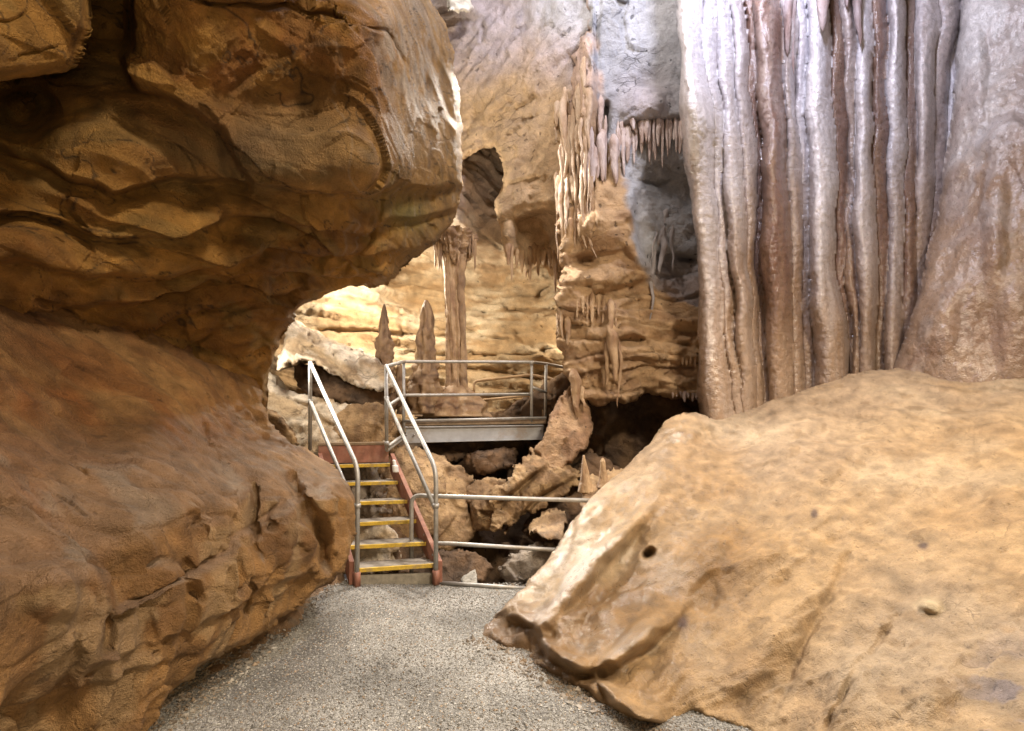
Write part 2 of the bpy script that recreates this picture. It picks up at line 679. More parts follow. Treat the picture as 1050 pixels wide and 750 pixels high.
        for kk, (dp, sh) in enumerate(((0.15, 0.0), (0.5, 0.04), (1.0, 0.14))):
            nb = base + ray * (thick * dp) + (cen - base) * sh
            nb = nb + 0.05 * dp * fbm(nb * 3.0, 2)[:, None]
            allV.append(nb)
            allC.append(C[bv])
            cur = np.full(nV, -1, np.int64)
            cur[bv] = nV + kk * len(bv) + np.arange(len(bv))
            quads.append(np.stack([prev[B[:, 1]], prev[B[:, 0]], cur[B[:, 0]], cur[B[:, 1]]], 1))
            prev = cur
        cdir = (cen - cam) / np.linalg.norm(cen - cam)
        backc = cam + cdir * (np.linalg.norm(V - cam, axis=1).max() + thick * 1.1)
        allV.append(backc[None])
        allC.append(C.mean(0)[None])
        ci = sum(map(len, allV)) - 1
        T = np.stack([prev[B[:, 1]], prev[B[:, 0]], np.full(len(B), ci)], 1)
        out.append(build(gname, np.vstack(allV), T, mat, parent, True, np.vstack(allC), quads=np.vstack(quads)))
    return out if split is not None else out[0]


# ------------------------------------------------------------------ tubes, boxes, dripstone
def bend(pts, r):
    """round the corners of a pipe run"""
    P = [np.asarray(p, float) for p in pts]
    out = [P[0]]
    for a, b, c in zip(P[:-2], P[1:-1], P[2:]):
        u, v = a - b, c - b
        k = min(r, np.linalg.norm(u) * 0.45, np.linalg.norm(v) * 0.45)
        p0, p1 = b + u / np.linalg.norm(u) * k, b + v / np.linalg.norm(v) * k
        for t in np.linspace(0, 1, 7):
            out.append((1 - t) ** 2 * p0 + 2 * t * (1 - t) * b + t * t * p1)
    out.append(P[-1])
    return out


def tube_geo(pts, r, n=12):
    P = np.array(pts, float)
    T = np.gradient(P, axis=0)
    T /= np.linalg.norm(T, axis=1)[:, None]
    up = np.array([0, 0, 1.0]) if abs(T[0, 2]) < 0.9 else np.array([1.0, 0, 0])
    V, Fc = [], []
    for i, (p, t) in enumerate(zip(P, T)):
        a = np.cross(t, up)
        a /= np.linalg.norm(a)
        up = np.cross(a, t)
        for k in range(n):
            w = 2 * math.pi * k / n
            V.append(p + r * (math.cos(w) * a + math.sin(w) * up))
    for i in range(len(P) - 1):
        for k in range(n):
            k2 = (k + 1) % n
            Fc.append((i * n + k, i * n + k2, (i + 1) * n + k2, (i + 1) * n + k))
    Fc.append(tuple(range(n))[::-1])
    Fc.append(tuple((len(P) - 1) * n + k for k in range(n)))
    return V, Fc


def tube(name, pts, r, mat, parent=None, n=12, bendr=0.0):
    if bendr:
        pts = bend(pts, bendr)
    V, Fc = tube_geo(pts, r, n)
    o = build(name, V, Fc, mat, parent, True)
    return o


def hull8(name, c, mat, parent=None, bev=0.006):
    """box from 8 corners: bottom four then top four, both in the same turning order; bevelled"""
    Fc = [(3, 2, 1, 0), (4, 5, 6, 7), (0, 1, 5, 4), (1, 2, 6, 5), (2, 3, 7, 6), (3, 0, 4, 7)]
    o = build(name, c, Fc, mat, parent, False)
    if bev:
        b = o.modifiers.new('bevel', 'BEVEL')
        b.width = bev
        b.segments = 2
    return o


def plank(name, a, b, depth_vec, down, mat, parent=None, bev=0.006):
    """bar with front upper edge a-b, going back by depth_vec and down by a height"""
    a, b, v = np.array(a, float), np.array(b, float), np.array(depth_vec, float)
    dn = np.array([0, 0, -down])
    return hull8(name, [a + dn, b + dn, b + v + dn, a + v + dn, a, b, b + v, a + v], mat, parent, bev)


def drip(name, root, tip, r0, mat, cols, parent=None, prof='tite', seg=14, rings=36, flute=0.18, bumpy=0.12, sway=0.0, seed=0.0, flat=1.0, sc=1.6):
    """a stalactite, stalagmite or column between two points"""
    root, tip = np.asarray(root, float), np.asarray(tip, float)
    ax = tip - root
    L = np.linalg.norm(ax)
    t = np.linspace(0, 1, rings)
    if prof == 'tite':
        rr = r0 * (0.16 + 0.84 * (1 - t) ** 0.75)
        rr *= 1 - 0.6 * np.exp(-(t / 0.09) ** 2)
        rr[-1] = r0 * 0.05
        rr[-2] *= 0.7
    elif prof == 'mite':
        rr = r0 * (0.22 + 0.78 * (1 - t) ** 0.8)
        rr[-1] = r0 * 0.03
        rr[-2] *= 0.65
        rr[-3] *= 0.88
    else:
        rr = r0 * np.interp(t, prof[0], prof[1])
    W = np.linspace(0, 2 * math.pi, seg, endpoint=False)
    tt, ww = np.meshgrid(t, W, indexing='ij')
    R = np.repeat(rr[:, None], seg, 1)
    ca, sa = np.cos(ww), np.sin(ww)
    q = np.stack([ca.ravel() * sc + seed, sa.ravel() * sc + seed * 1.7, tt.ravel() * L / max(r0, 1e-3) * 0.12 + seed], 1)
    fl = fbm(q * np.array([1, 1, 0.35]), 3).reshape(R.shape)
    bm = fbm(np.stack([ca.ravel() * 0.8 * sc + seed, sa.ravel() * 0.8 * sc, tt.ravel() * L / max(r0, 1e-3) * 0.34 * sc + seed], 1), 4).reshape(R.shape)
    R = R * (1 + flute * fl + bumpy * bm)
    sw = sway * L * fbm(np.stack([t * 2.2 + seed, t * 0 + seed, t * 0 + 3.3], 1), 2)
    sw2 = sway * L * fbm(np.stack([t * 2.2 + seed + 50, t * 0 + seed, t * 0 + 3.3], 1), 2)
    cen = root + t[:, None] * ax
    cen[:, 0] += sw - sw[0]
    cen[:, 1] += sw2 - sw2[0]
    V = np.zeros((rings, seg, 3))
    V[:, :, 0] = cen[:, None, 0] + R * ca
    V[:, :, 1] = cen[:, None, 1] + R * sa * flat
    V[:, :, 2] = cen[:, None, 2]
    V = V.reshape(-1, 3)
    Q = []
    for i in range(rings - 1):
        for k in range(seg):
            k2 = (k + 1) % seg
            Q.append((i * seg + k, i * seg + k2, (i + 1) * seg + k2, (i + 1) * seg + k))
    V = np.vstack([V, cen[0], cen[-1]])
    n0 = rings * seg
    T = []
    for k in range(seg):
        k2 = (k + 1) % seg
        T.append((n0, k2, k))
        T.append((n0 + 1, (rings - 1) * seg + k, (rings - 1) * seg + k2))
    nz = fbm(V * np.array([9, 9, 3.0]) + seed, 3)
    c = mix(cols[0], cols[1], np.clip(0.5 + 0.9 * nz, 0, 1))
    return build(name, V, T, mat, parent, True, c, quads=Q)

#@@SCENE@@

# ================================================================== camera and light
cam = bpy.data.cameras.new('camera')
cam.sensor_width = 36.0
cam.lens = 36.0 * F / 1050.0
cam.shift_y = (HY - 375.0) / 1050.0
cam.clip_end = 200
co = bpy.data.objects.new('camera', cam)
COL.objects.link(co)
co.location = (0, 0, EYE)
co.rotation_euler = (math.radians(90), 0, 0)
scene.camera = co

w = bpy.data.worlds.new('World')
scene.world = w
w.use_nodes = True
bg = w.node_tree.nodes['Background']
bg.inputs['Color'].default_value = (1.0, 0.80, 0.58, 1)
bg.inputs['Strength'].default_value = 0.27

scene.view_settings.view_transform = 'Standard'
scene.view_settings.look = 'None'
scene.view_settings.exposure = 0.32
scene.view_settings.gamma = 1.0
scene.cycles.use_denoising = True
scene.cycles.max_bounces = 6
scene.cycles.diffuse_bounces = 4
scene.cycles.glossy_bounces = 3
scene.cycles.sample_clamp_indirect = 6


def lamp(name, loc, power, colour, radius=0.15, aim=None, cone=None, blend=0.6):
    li = bpy.data.lights.new(name, 'SPOT' if aim is not None else 'POINT')
    li.energy = power
    li.color = colour
    li.shadow_soft_size = radius
    if aim is not None:
        li.spot_size = math.radians(cone)
        li.spot_blend = blend
    o = bpy.data.objects.new(name, li)
    COL.objects.link(o)
    o.location = tuple(loc)
    if aim is not None:
        from mathutils import Vector
        o.rotation_euler = (Vector(tuple(aim)) - Vector(tuple(loc))).to_track_quat('-Z', 'Y').to_euler()
    return o


WARM = (1.0, 0.76, 0.48)
TAN = (1.0, 0.84, 0.64)
COOL = (0.80, 0.81, 1.0)
# cool white flood high above the flowstone curtain
lamp('cave_lamp_cool', at(800, -300, 3.7), 370, COOL, 0.25)
# warm flood tucked behind the overhang in the far chamber
lamp('cave_lamp_chamber', at(385, 268, 7.7), 330, (1.0, 0.9, 0.74), 0.1)
lamp('cave_lamp_recess', at(545, -190, 4.5), 210, (1.0, 0.92, 0.86), 0.2)
# warm flood on the ceiling behind the visitor, right of the path
lamp('cave_lamp_path', (2.5, -0.9, 5.8), 1280, TAN, 0.4, aim=(0.9, 3.0, 0.6), cone=105, blend=0.8)
lamp('added_light_wall', (0.7, -0.8, 1.3), 125, (1.0, 0.75, 0.43), 0.4, aim=(-1.8, 2.2, 1.6), cone=110, blend=0.9)  # added fill for the overhang and ledge, no fitting there

lamp('added_light_steps', at(282, 343, 5.4), 45, (1.0, 0.92, 0.8), 0.12)  # made-up lamp that brightens the slabs beside the steps
lamp('added_light_flank', at(284, 340, 5.35), 100, (1.0, 0.93, 0.84), 0.1, aim=(0.5, 3.0, 0.3), cone=52, blend=0.7)  # extra spot, put in to rake across the mound's ridges
lamp('added_light_deck', at(475, 418, 6.5), 230, (1.0, 0.94, 0.86), 0.1, aim=(0.5, 3.1, 0.4), cone=50, blend=0.7)  # added spot for glints on the mound, no fitting on the deck
lamp('added_light_bridge', at(512, 60, 6.3), 1200, (1.0, 0.93, 0.84), 0.14, aim=(0.3, 3.6, 0.0), cone=62, blend=0.5)  # invented spot high by the far wall, for mound flank and pit rocks
lamp('added_light_alcove', at(600, 330, 8.0), 60, (1.0, 0.88, 0.7), 0.12)  # unseen extra lamp lifting the right part of the chamber wall
lamp('added_light_mound', (4.2, 1.9, 5.0), 760, (1.0, 0.87, 0.68), 0.3, aim=(1.9, 3.2, 0.8), cone=80, blend=0.8)  # second lamp put in over the mound to brighten it

# ================================================================== colours of the stone
OCHRE = np.array([0.50, 0.265, 0.065])
OCHRE_D = np.array([0.30, 0.145, 0.036])
RUST = np.array([0.32, 0.12, 0.034])
OLIVE = np.array([0.33, 0.215, 0.07])
TANC = np.array([0.46, 0.32, 0.175])
CREAM = np.array([0.60, 0.48, 0.32])
PALE = np.array([0.62, 0.54, 0.44])
GREY = np.array([0.32, 0.325, 0.35])
LAV = np.array([0.47, 0.42, 0.43])
BROWN = np.array([0.22, 0.135, 0.075])
DARK = np.array([0.10, 0.065, 0.042])


def field(px, py, x, y, rx, ry):
    return np.exp(-((px - x) / rx) ** 2 - ((py - y) / ry) ** 2)


# ================================================================== left wall: overhang, block, ledge, base
def disp_over(P, N, px, py):
    q = P + 0.10 * np.stack([fbm(P * 1.3, 2), fbm(P * 1.3 + 9, 2), fbm(P * 1.3 + 19, 2)], 1)
    near = np.clip(P[:, 1] / 3.0, 0.55, 1.2)
    lay = layers(q[:, 2] + 0.10 * q[:, 0] + 0.05 * q[:, 1], q[:, 0] + 0.6 * q[:, 1], 0.21, 0.7, 1, 0.10, 0.10)
    f, b, r = worley(q * np.array([1.3, 1.3, 2.4]))
    f2, b2, r2 = worley(q * np.array([4.5, 4.5, 8.0]) + 5)
    rough = sstep(150, 60, py) * sstep(130, 160, px) * sstep(380, 300, px)
    d = 0.17 * lay + 0.09 * np.clip(f, -1, 1) + 0.022 * np.clip(f2, -1, 1)
    lay2 = layers(q[:, 2] + 0.10 * q[:, 0] + 0.05 * q[:, 1] + 0.05, q[:, 0] + 0.6 * q[:, 1], 0.07, 0.5, 3, 0.2, 0.15)
    d += 0.03 * lay2 * sstep(-0.1, 0.3, fbm(P * 1.2 + 50, 2)) + 0.018 * fbm(P * np.array([1.6, 1.6, 4]), 3) + 0.0045 * fbm(P * 16, 4) + 0.018 * rough * fbm(P * np.array([20, 20, 11]), 4)
    return d * near * (1 - 0.55 * sstep(385, 410, px) * sstep(290, 240, py))


def col_over(P, N, px, py):
    n = fbm(P * 1.4, 4)
    n2 = fbm(P * np.array([3, 3, 6]) + 7, 4)
    c = mix(OCHRE, OCHRE_D, sstep(-0.35, 0.6, n))
    c = mix(c, OLIVE, 0.6 * sstep(0.0, 0.5, n2))
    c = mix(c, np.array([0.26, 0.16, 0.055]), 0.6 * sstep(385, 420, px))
    c = mix(c, RUST, np.clip(0.75 * field(px, py, 250, 60, 130, 75) + 0.5 * field(px, py, 30, 320, 80, 120), 0, 0.75) * sstep(-0.4, 0.3, n2))
    c = mix(c, PALE * 0.8, np.clip(0.6 * field(px, py, 402, 55, 16, 50) + 0.5 * field(px, py, 432, 70, 18, 70), 0, 0.7) * sstep(-0.2, 0.3, fbm(P * 6, 3)))
    c = mix(c, np.array([0.22, 0.22, 0.06]), 0.6 * field(px, py, 415, 218, 25, 18))
    c = mix(c, np.array([0.24, 0.20, 0.14]), 0.55 * field(px, py, 290, 150, 110, 45))
    # thin calcite veins
    v = np.abs(perlin(P * np.array([2.2, 2.2, 1.4]) + 4))
    c = mix(c, PALE * 0.75, 0.35 * np.exp(-(v / 0.02) ** 2) * sstep(300, 380, px))
    k = np.abs(perlin(P * np.array([1.5, 1.5, 3.2]) + 14 + 0.2 * fbm(P * 5, 3)[:, None]))
    c = mix(c, np.array([0.03, 0.022, 0.015]), 0.8 * np.exp(-(k / 0.012) ** 2))
    return c * (0.9 + 0.35 * fbm(P * 9, 4))[:, None]


left = empty('cave_wall', tuple(at(250, 441, 3.0) * np.array([1, 1, 0])),
             'ochre limestone cave wall left of the gravel path, bulging overhang above a rounded waist-high ledge', 'cave wall')

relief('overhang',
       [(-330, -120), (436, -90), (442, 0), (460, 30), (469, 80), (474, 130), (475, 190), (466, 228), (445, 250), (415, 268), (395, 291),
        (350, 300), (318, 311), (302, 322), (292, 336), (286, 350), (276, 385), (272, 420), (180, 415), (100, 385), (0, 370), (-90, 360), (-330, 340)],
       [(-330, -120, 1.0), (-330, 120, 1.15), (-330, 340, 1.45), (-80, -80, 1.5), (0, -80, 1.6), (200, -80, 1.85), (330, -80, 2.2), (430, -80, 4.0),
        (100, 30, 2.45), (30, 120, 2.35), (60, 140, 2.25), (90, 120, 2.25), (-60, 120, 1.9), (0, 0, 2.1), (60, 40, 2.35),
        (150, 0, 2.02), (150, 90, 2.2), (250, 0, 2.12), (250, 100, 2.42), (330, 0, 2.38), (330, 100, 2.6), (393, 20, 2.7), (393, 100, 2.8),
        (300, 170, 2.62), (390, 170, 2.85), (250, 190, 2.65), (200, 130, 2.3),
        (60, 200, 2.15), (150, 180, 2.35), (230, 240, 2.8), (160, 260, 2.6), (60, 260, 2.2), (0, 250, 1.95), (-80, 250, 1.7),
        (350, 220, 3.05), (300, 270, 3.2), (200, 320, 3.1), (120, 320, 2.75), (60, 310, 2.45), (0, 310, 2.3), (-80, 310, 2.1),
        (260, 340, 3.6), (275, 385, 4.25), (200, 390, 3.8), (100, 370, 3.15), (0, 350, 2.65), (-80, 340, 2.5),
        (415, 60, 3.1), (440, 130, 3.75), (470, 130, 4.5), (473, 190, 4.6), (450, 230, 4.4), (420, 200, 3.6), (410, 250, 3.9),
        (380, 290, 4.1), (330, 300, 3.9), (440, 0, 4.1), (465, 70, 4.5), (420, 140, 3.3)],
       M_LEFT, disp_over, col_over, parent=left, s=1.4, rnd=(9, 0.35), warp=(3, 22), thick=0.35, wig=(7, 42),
       steps=[([(131, -85), (131, 20), (129, 62)], 0.5, 40, 2),
              ([(118, 40), (135, 82), (165, 100), (205, 118), (232, 143), (243, 168), (258, 187), (300, 199), (380, 201), (425, 197), (500, 186)], 0.24, 36, 2.2),
              ([(-60, 128), (0, 150), (40, 170), (80, 190), (112, 196), (160, 188), (215, 180), (262, 190)], 0.20, 24, 2.2),
              ([(-60, 205), (40, 222), (100, 240), (150, 244), (190, 241), (245, 223), (300, 227), (360, 237), (400, 229), (490, 212)], 0.16, 22, 2.2),
              ([(-60, 258), (40, 270), (90, 284), (160, 286), (225, 274), (290, 258), (380, 262), (460, 250)], 0.17, 20, 2.2),
              ([(30, 318), (100, 316), (160, 308), (235, 281), (290, 281), (345, 286), (420, 284)], 0.15, 16, 2.2),
              ([(110, 372), (150, 346), (190, 324), (250, 306), (300, 301), (360, 299)], 0.12, 12, 2),
              ([(150, 395), (190, 366), (230, 338), (300, 322)], 0.08, 10, 2),
              ([(478, 165), (462, 110), (446, 72), (422, 25), (405, -40)], 0.16, 18, 2)],
       cracks=[([(190, 4), (250, 6), (300, 9), (350, 18), (395, 30), (412, 52), (418, 80)], 2.6, 0.06), ([(30, 300), (60, 315), (90, 340), (130, 356)], 4, 0.10),
               ([(412, 165), (400, 190), (385, 230), (365, 255), (345, 295)], 2.2, 0.04), ([(190, 365), (215, 350), (240, 320), (285, 315)], 2.6, 0.04)],
       bumps=[(55, 255, 60, 34, 20, 0.07), (215, 225, 55, 22, -20, 0.07), (20, 118, 46, 30, 0, -0.25), (380, 18, 50, 26, 20, 0.05), (320, 245, 60, 18, 5, 0.05),
              (250, 60, 90, 50, 10, 0.06), (100, 150, 90, 34, 10, 0.08)])

relief('hanging_block',
       [(-330, -120), (80, -90), (88, -20), (90, 30), (72, 66), (60, 74), (30, 80), (0, 84), (-90, 92), (-330, 110)],
       [(-330, -100, 0.85), (-330, 100, 0.95), (-90, -90, 1.35), (80, -90, 1.75), (80, 30, 1.75), (0, 40, 1.55), (-90, 40, 1.4), (40, 75, 1.68), (-90, 90, 1.45), (0, 82, 1.62)],
       M_LEFT, disp_over, col_over, parent=left, s=1.7, rnd=(16, 0.18), warp=(2, 30), thick=0.8,
       cracks=[([(5, 62), (30, 57), (75, 46)], 1.4, 0.02), ([(-20, 20), (10, 24), (32, 16), (35, 4)], 2, 0.02)])


def disp_ledge(P, N, px, py):
    q = P + 0.12 * np.stack([fbm(P * 1.5, 2), fbm(P * 1.5 + 9, 2), fbm(P * 1.5 + 19, 2)], 1)
    face = sstep(0.75, 0.15, N[:, 2])       # steep nose: flutes and scallops
    al = P[:, 1] * 0.9 - P[:, 0] * 0.4
    fl = ridged(np.stack([al * 2.6, P[:, 2] * 0.7, al * 0.3], 1) + 3, 3)
    f2, b2, r2 = worley(q * 3.2 + 5)
    d = 0.045 * fbm(P * 1.6, 3) + 0.11 * face * fl + 0.05 * layers(q[:, 2] + 0.15 * q[:, 1], al, 0.16, 0.5, 5, 0.15, 0.25) + 0.03 * np.clip(f2, -1, 1)
    w3, _, _ = worley(q * np.array([8, 8, 6]) + 5)
    d += 0.012 * np.clip(w3, -1, 1) * sstep(-0.2, 0.3, fbm(P * 2 + 4, 2))
    # rills running down the shelf towards the nose
    d += 0.022 * (1 - face) * fbm(np.stack([P[:, 0] * 3 + P[:, 1] * 2, P[:, 1] * 9 - P[:, 0] * 5, P[:, 2] * 4], 1), 4)
    d += 0.007 * fbm(P * 9, 4) + 0.003 * fbm(P * 28, 3)
    return d


def col_ledge(P, N, px, py):
    n = fbm(P * 1.5 + 3, 4)
    n2 = fbm(P * np.array([4, 4, 2.0]) + 7, 4)
    c = mix(np.array([0.45, 0.25, 0.095]), np.array([0.25, 0.13, 0.052]), sstep(-0.3, 0.5, n))
    top = sstep(420, 470, py - 0.1 * px) * sstep(0.15, 0.6, N[:, 2])
    c = mix(c, np.array([0.39, 0.25, 0.15]), 0.75 * top)
    c = mix(c, RUST * 0.9, np.clip(0.8 * field(px, py, 60, 400, 130, 60) + 0.5 * field(px, py, 20, 520, 40, 60) + 0.4 * field(px, py, 200, 430, 80, 30), 0, 0.8) * sstep(-0.5, 0.4, n2))
    c = mix(c, np.array([0.42, 0.35, 0.27]), 0.45 * sstep(0.15, 0.6, n2) * top)
    c = mix(c, np.array([0.46, 0.31, 0.165]), 0.7 * sstep(0.1, -0.3, n2) * sstep(0.5, 0.1, N[:, 2]))
    return c * (0.92 + 0.3 * fbm(P * 10, 4))[:, None]


def nose_flutes():
    r = random.Random(4)
    lx = [0, 50, 90, 130, 180, 225, 262, 300, 335, 366]
    ly = [715, 685, 640, 622, 596, 566, 540, 514, 500, 512]
    out, x = [], 118.0
    while x < 358:
        y = float(np.interp(x, lx, ly)) + r.uniform(-14, 8)
        n = r.uniform(35, 85)
        dn = float(np.interp(x, [0, 100, 200, 265, 320, 366], [1.3, 1.52, 2.0, 2.45, 2.95, 3.5]))
        n = r.uniform(0.12, 0.30) * F / dn
        k = r.uniform(-0.25, 0.1)
        out.append(([(x, y), (x + k * n * 0.5 + r.uniform(-3, 3), y + n * 0.5), (x + k * n, y + n)], r.uniform(0.010, 0.026) * F / dn, r.uniform(0.015, 0.06)))
        x += r.uniform(0.05, 0.14) * F / dn
    return out


relief('ledge',
       [(-330, 240), (-90, 270), (0, 286), (100, 322), (200, 354), (258, 376), (265, 392), (268, 415), (282, 440), (318, 464), (345, 481), (360, 500), (366, 520),
        (363, 545), (353, 575), (336, 598), (322, 606), (295, 628), (262, 652), (232, 668), (205, 682), (175, 705), (150, 738), (135, 775),
        (110, 850), (-90, 950), (-330, 1150)],
       [(-330, 240, 1.5), (-330, 400, 1.05), (-330, 600, 0.78), (-330, 850, 0.72), (-330, 1150, 0.85), (-90, 950, 1.3), (-90, 290, 2.3), (-80, 312, 2.0), (-80, 400, 1.6), (-80, 500, 1.3), (-80, 600, 1.15), (-80, 750, 1.15), (-80, 850, 1.2),
        (0, 290, 2.6), (0, 312, 2.27), (0, 345, 2.05), (0, 400, 1.86), (0, 470, 1.6), (0, 500, 1.5), (0, 560, 1.36), (0, 620, 1.29), (0, 700, 1.3), (0, 800, 1.38),
        (100, 325, 3.0), (100, 348, 2.75), (100, 400, 2.42), (100, 435, 2.22), (100, 470, 1.98), (100, 520, 1.7), (100, 600, 1.53), (100, 640, 1.5), (100, 700, 1.55), (100, 770, 1.68),
        (200, 355, 3.6), (200, 382, 3.3), (200, 415, 3.0), (200, 440, 2.78), (200, 470, 2.4), (200, 512, 2.06), (200, 530, 2.0), (200, 640, 1.97), (200, 688, 2.12),
        (262, 380, 4.2), (265, 430, 3.8), (265, 452, 3.5), (265, 478, 2.95), (265, 502, 2.58), (265, 520, 2.48), (265, 600, 2.42), (265, 648, 2.52),
        (320, 470, 3.8), (320, 486, 3.35), (320, 500, 3.0), (320, 515, 2.93), (320, 570, 2.9), (320, 603, 3.02), (345, 484, 3.78), (346, 497, 3.36), (345, 520, 3.28), (345, 570, 3.2), (362, 520, 3.55), (300, 450, 3.8)],
       M_LEFT, disp_ledge, col_ledge, parent=left, s=1.5, rnd=(5, 0.08), warp=(3, 24), thick=0.7, wig=(5, 36),
       steps=[([(368, 512), (335, 500), (300, 514), (262, 540), (225, 566), (180, 596), (140, 616), (110, 628)], 0.13, 60, 4),
              ([(60, 470), (110, 478), (140, 470), (190, 472), (250, 455), (300, 462)], -0.03, 25, 4),
              ([(70, 700), (150, 660), (200, 640), (260, 610), (320, 585)], 0.05, 14, 3),
              ([(200, 585), (225, 560), (250, 545), (258, 500)], 0.05, 18, 3)],
       cracks=nose_flutes() + [([(254, 484), (262, 505), (258, 530), (268, 560)], 5, 0.12), ([(296, 480), (304, 505), (320, 540), (330, 560), (335, 590)], 7, 0.20),
               ([(240, 585), (250, 600), (252, 640)], 4, 0.07), ([(185, 560), (190, 600), (200, 625)], 4, 0.05),
               ([(140, 600), (150, 640), (140, 670)], 7, 0.03), ([(210, 430), (213, 455), (230, 462)], 1.5, 0.03),
               ([(190, 520), (205, 535), (215, 560)], 2.5, 0.015), ([(60, 440), (72, 470), (100, 500)], 3.5, 0.02)],
       bumps=[(225, 545, 30, 20, 30, 0.05), (345, 515, 18, 40, 0, 0.06), (290, 540, 14, 40, 10, 0.05), (170, 600, 30, 30, 0, 0.05), (60, 600, 50, 40, 0, 0.06)])


def disp_base(P, N, px, py):
    f, b, r = worley(P * 3.0)
    return 0.06 * fbm(P * 2, 3) + 0.04 * np.clip(f, -1, 1) + 0.015 * fbm(P * 9, 4)


relief('rock_base',
       [(352, 570), (352, 596), (324, 618), (300, 648), (268, 664), (230, 692), (185, 714), (150, 748), (128, 800), (60, 830), (60, 690), (200, 600), (300, 560)],
       [(350, 575, 4.5), (350, 594, 4.35), (324, 618, 3.8), (300, 648, 3.25), (230, 692, 2.68), (150, 748, 2.2), (128, 800, 1.88), (300, 590, 4.0), (200, 640, 3.05),
        (100, 720, 2.2), (60, 800, 1.8)],
       M_LEFT, disp_base, col_ledge, parent=left, s=2.2, rnd=(3, 0.02), warp=(6, 20), thick=0.5)


# ================================================================== right: flowstone mound
def disp_mound(P, N, px, py):
    d = 0.05 * fbm(P * 1.1 + 2, 3) + 0.022 * fbm(P * np.array([3, 4, 3]) + 5, 4)
    # scaly little terraces down the slope
    a = (px * 0.84 - py * 0.54) / 100.0
    b = (px * 0.54 + py * 0.84) / 100.0
    sc = ridged(np.stack([a * 1.1, b * 4.2 + 0.5 * fbm(P * 2, 2), P[:, 2] * 0.5], 1), 4)
    w2, _, _ = worley(np.stack([a * 3, b * 8, P[:, 2]], 1))
    d += 0.020 * sc + 0.012 * np.clip(w2, -1, 1) * sstep(-0.1, 0.4, fbm(P * 1.7 + 40, 3)) + 0.006 * fbm(P * 17, 4) + 0.0025 * fbm(P * 50, 2)
    foot = sstep(0.38, 0.05, P[:, 2]) * sstep(690, 560, px)
    d += foot * (0.05 * fbm(P * 6, 4) - 0.03)
    return d


def col_mound(P, N, px, py):
    n = fbm(P * 1.3 + 8, 4)
    n2 = fbm(P * np.array([3, 3, 3]) + 17, 5)
    c = mix(np.array([0.50, 0.335, 0.175]), np.array([0.41, 0.265, 0.135]), sstep(-0.3, 0.5, n))
    c = mix(c, np.array([0.43, 0.32, 0.22]), 0.8 * np.clip(field(px, py, 740, 450, 170, 70) + field(px, py, 980, 395, 150, 35), 0, 1))
    c = mix(c, np.array([0.25, 0.14, 0.052]), 0.9 * np.clip(field(px, py, 640, 620, 85, 70) + field(px, py, 740, 560, 40, 60), 0, 1))  # left flank colour lowered, painting in shade that its lamps wash out
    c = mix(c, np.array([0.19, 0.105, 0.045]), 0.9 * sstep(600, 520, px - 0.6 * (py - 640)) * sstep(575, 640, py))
    c = mix(c, np.array([0.58, 0.45, 0.30]), 0.5 * sstep(0.0, 0.6, fbm(P * 1.1 + 27, 3)))
    c = mix(c, np.array([0.44, 0.27, 0.12]), 0.5 * sstep(0.1, 0.6, fbm(P * 0.9 + 37, 4)))
    g = np.clip(field(px, py, 1040, 700, 60, 60) + field(px, py, 940, 640, 70, 70) + 0.6 * field(px, py, 870, 700, 50, 60), 0, 1)
    c = mix(c, np.array([0.34, 0.27, 0.2]), 0.6 * g)
    c = mix(c, np.array([0.24, 0.2, 0.21]), 0.9 * field(px, py, 1035, 715, 50, 55) * sstep(-0.1, 0.15, fbm(P * 5, 4)))
    k = fbm(P * 7 + 30, 4)
    c = mix(c, np.array([0.28, 0.18, 0.09]), 0.5 * sstep(0.35, 0.6, k))
    for x, y, rx, ry in ((948, 563, 6, 4), (835, 528, 4, 5), (700, 640, 6, 9)):
        c = mix(c, np.array([0.11, 0.07, 0.06]), 0.9 * np.clip(1.6 * field(px, py, x, y, rx, ry) - 0.2, 0, 1))
    c = mix(c, np.array([0.62, 0.49, 0.31]), np.clip(1.6 * field(px, py, 952, 620, 15, 8) - 0.3, 0, 0.9))
    wet = np.clip(1.3 * field(px, py, 620, 610, 95, 90) + field(px, py, 700, 440, 45, 30), 0, 1) * sstep(-0.3, 0.2, n2)
    return np.hstack([c * (0.95 + 0.30 * fbm(P * 9, 5))[:, None], wet[:, None]])


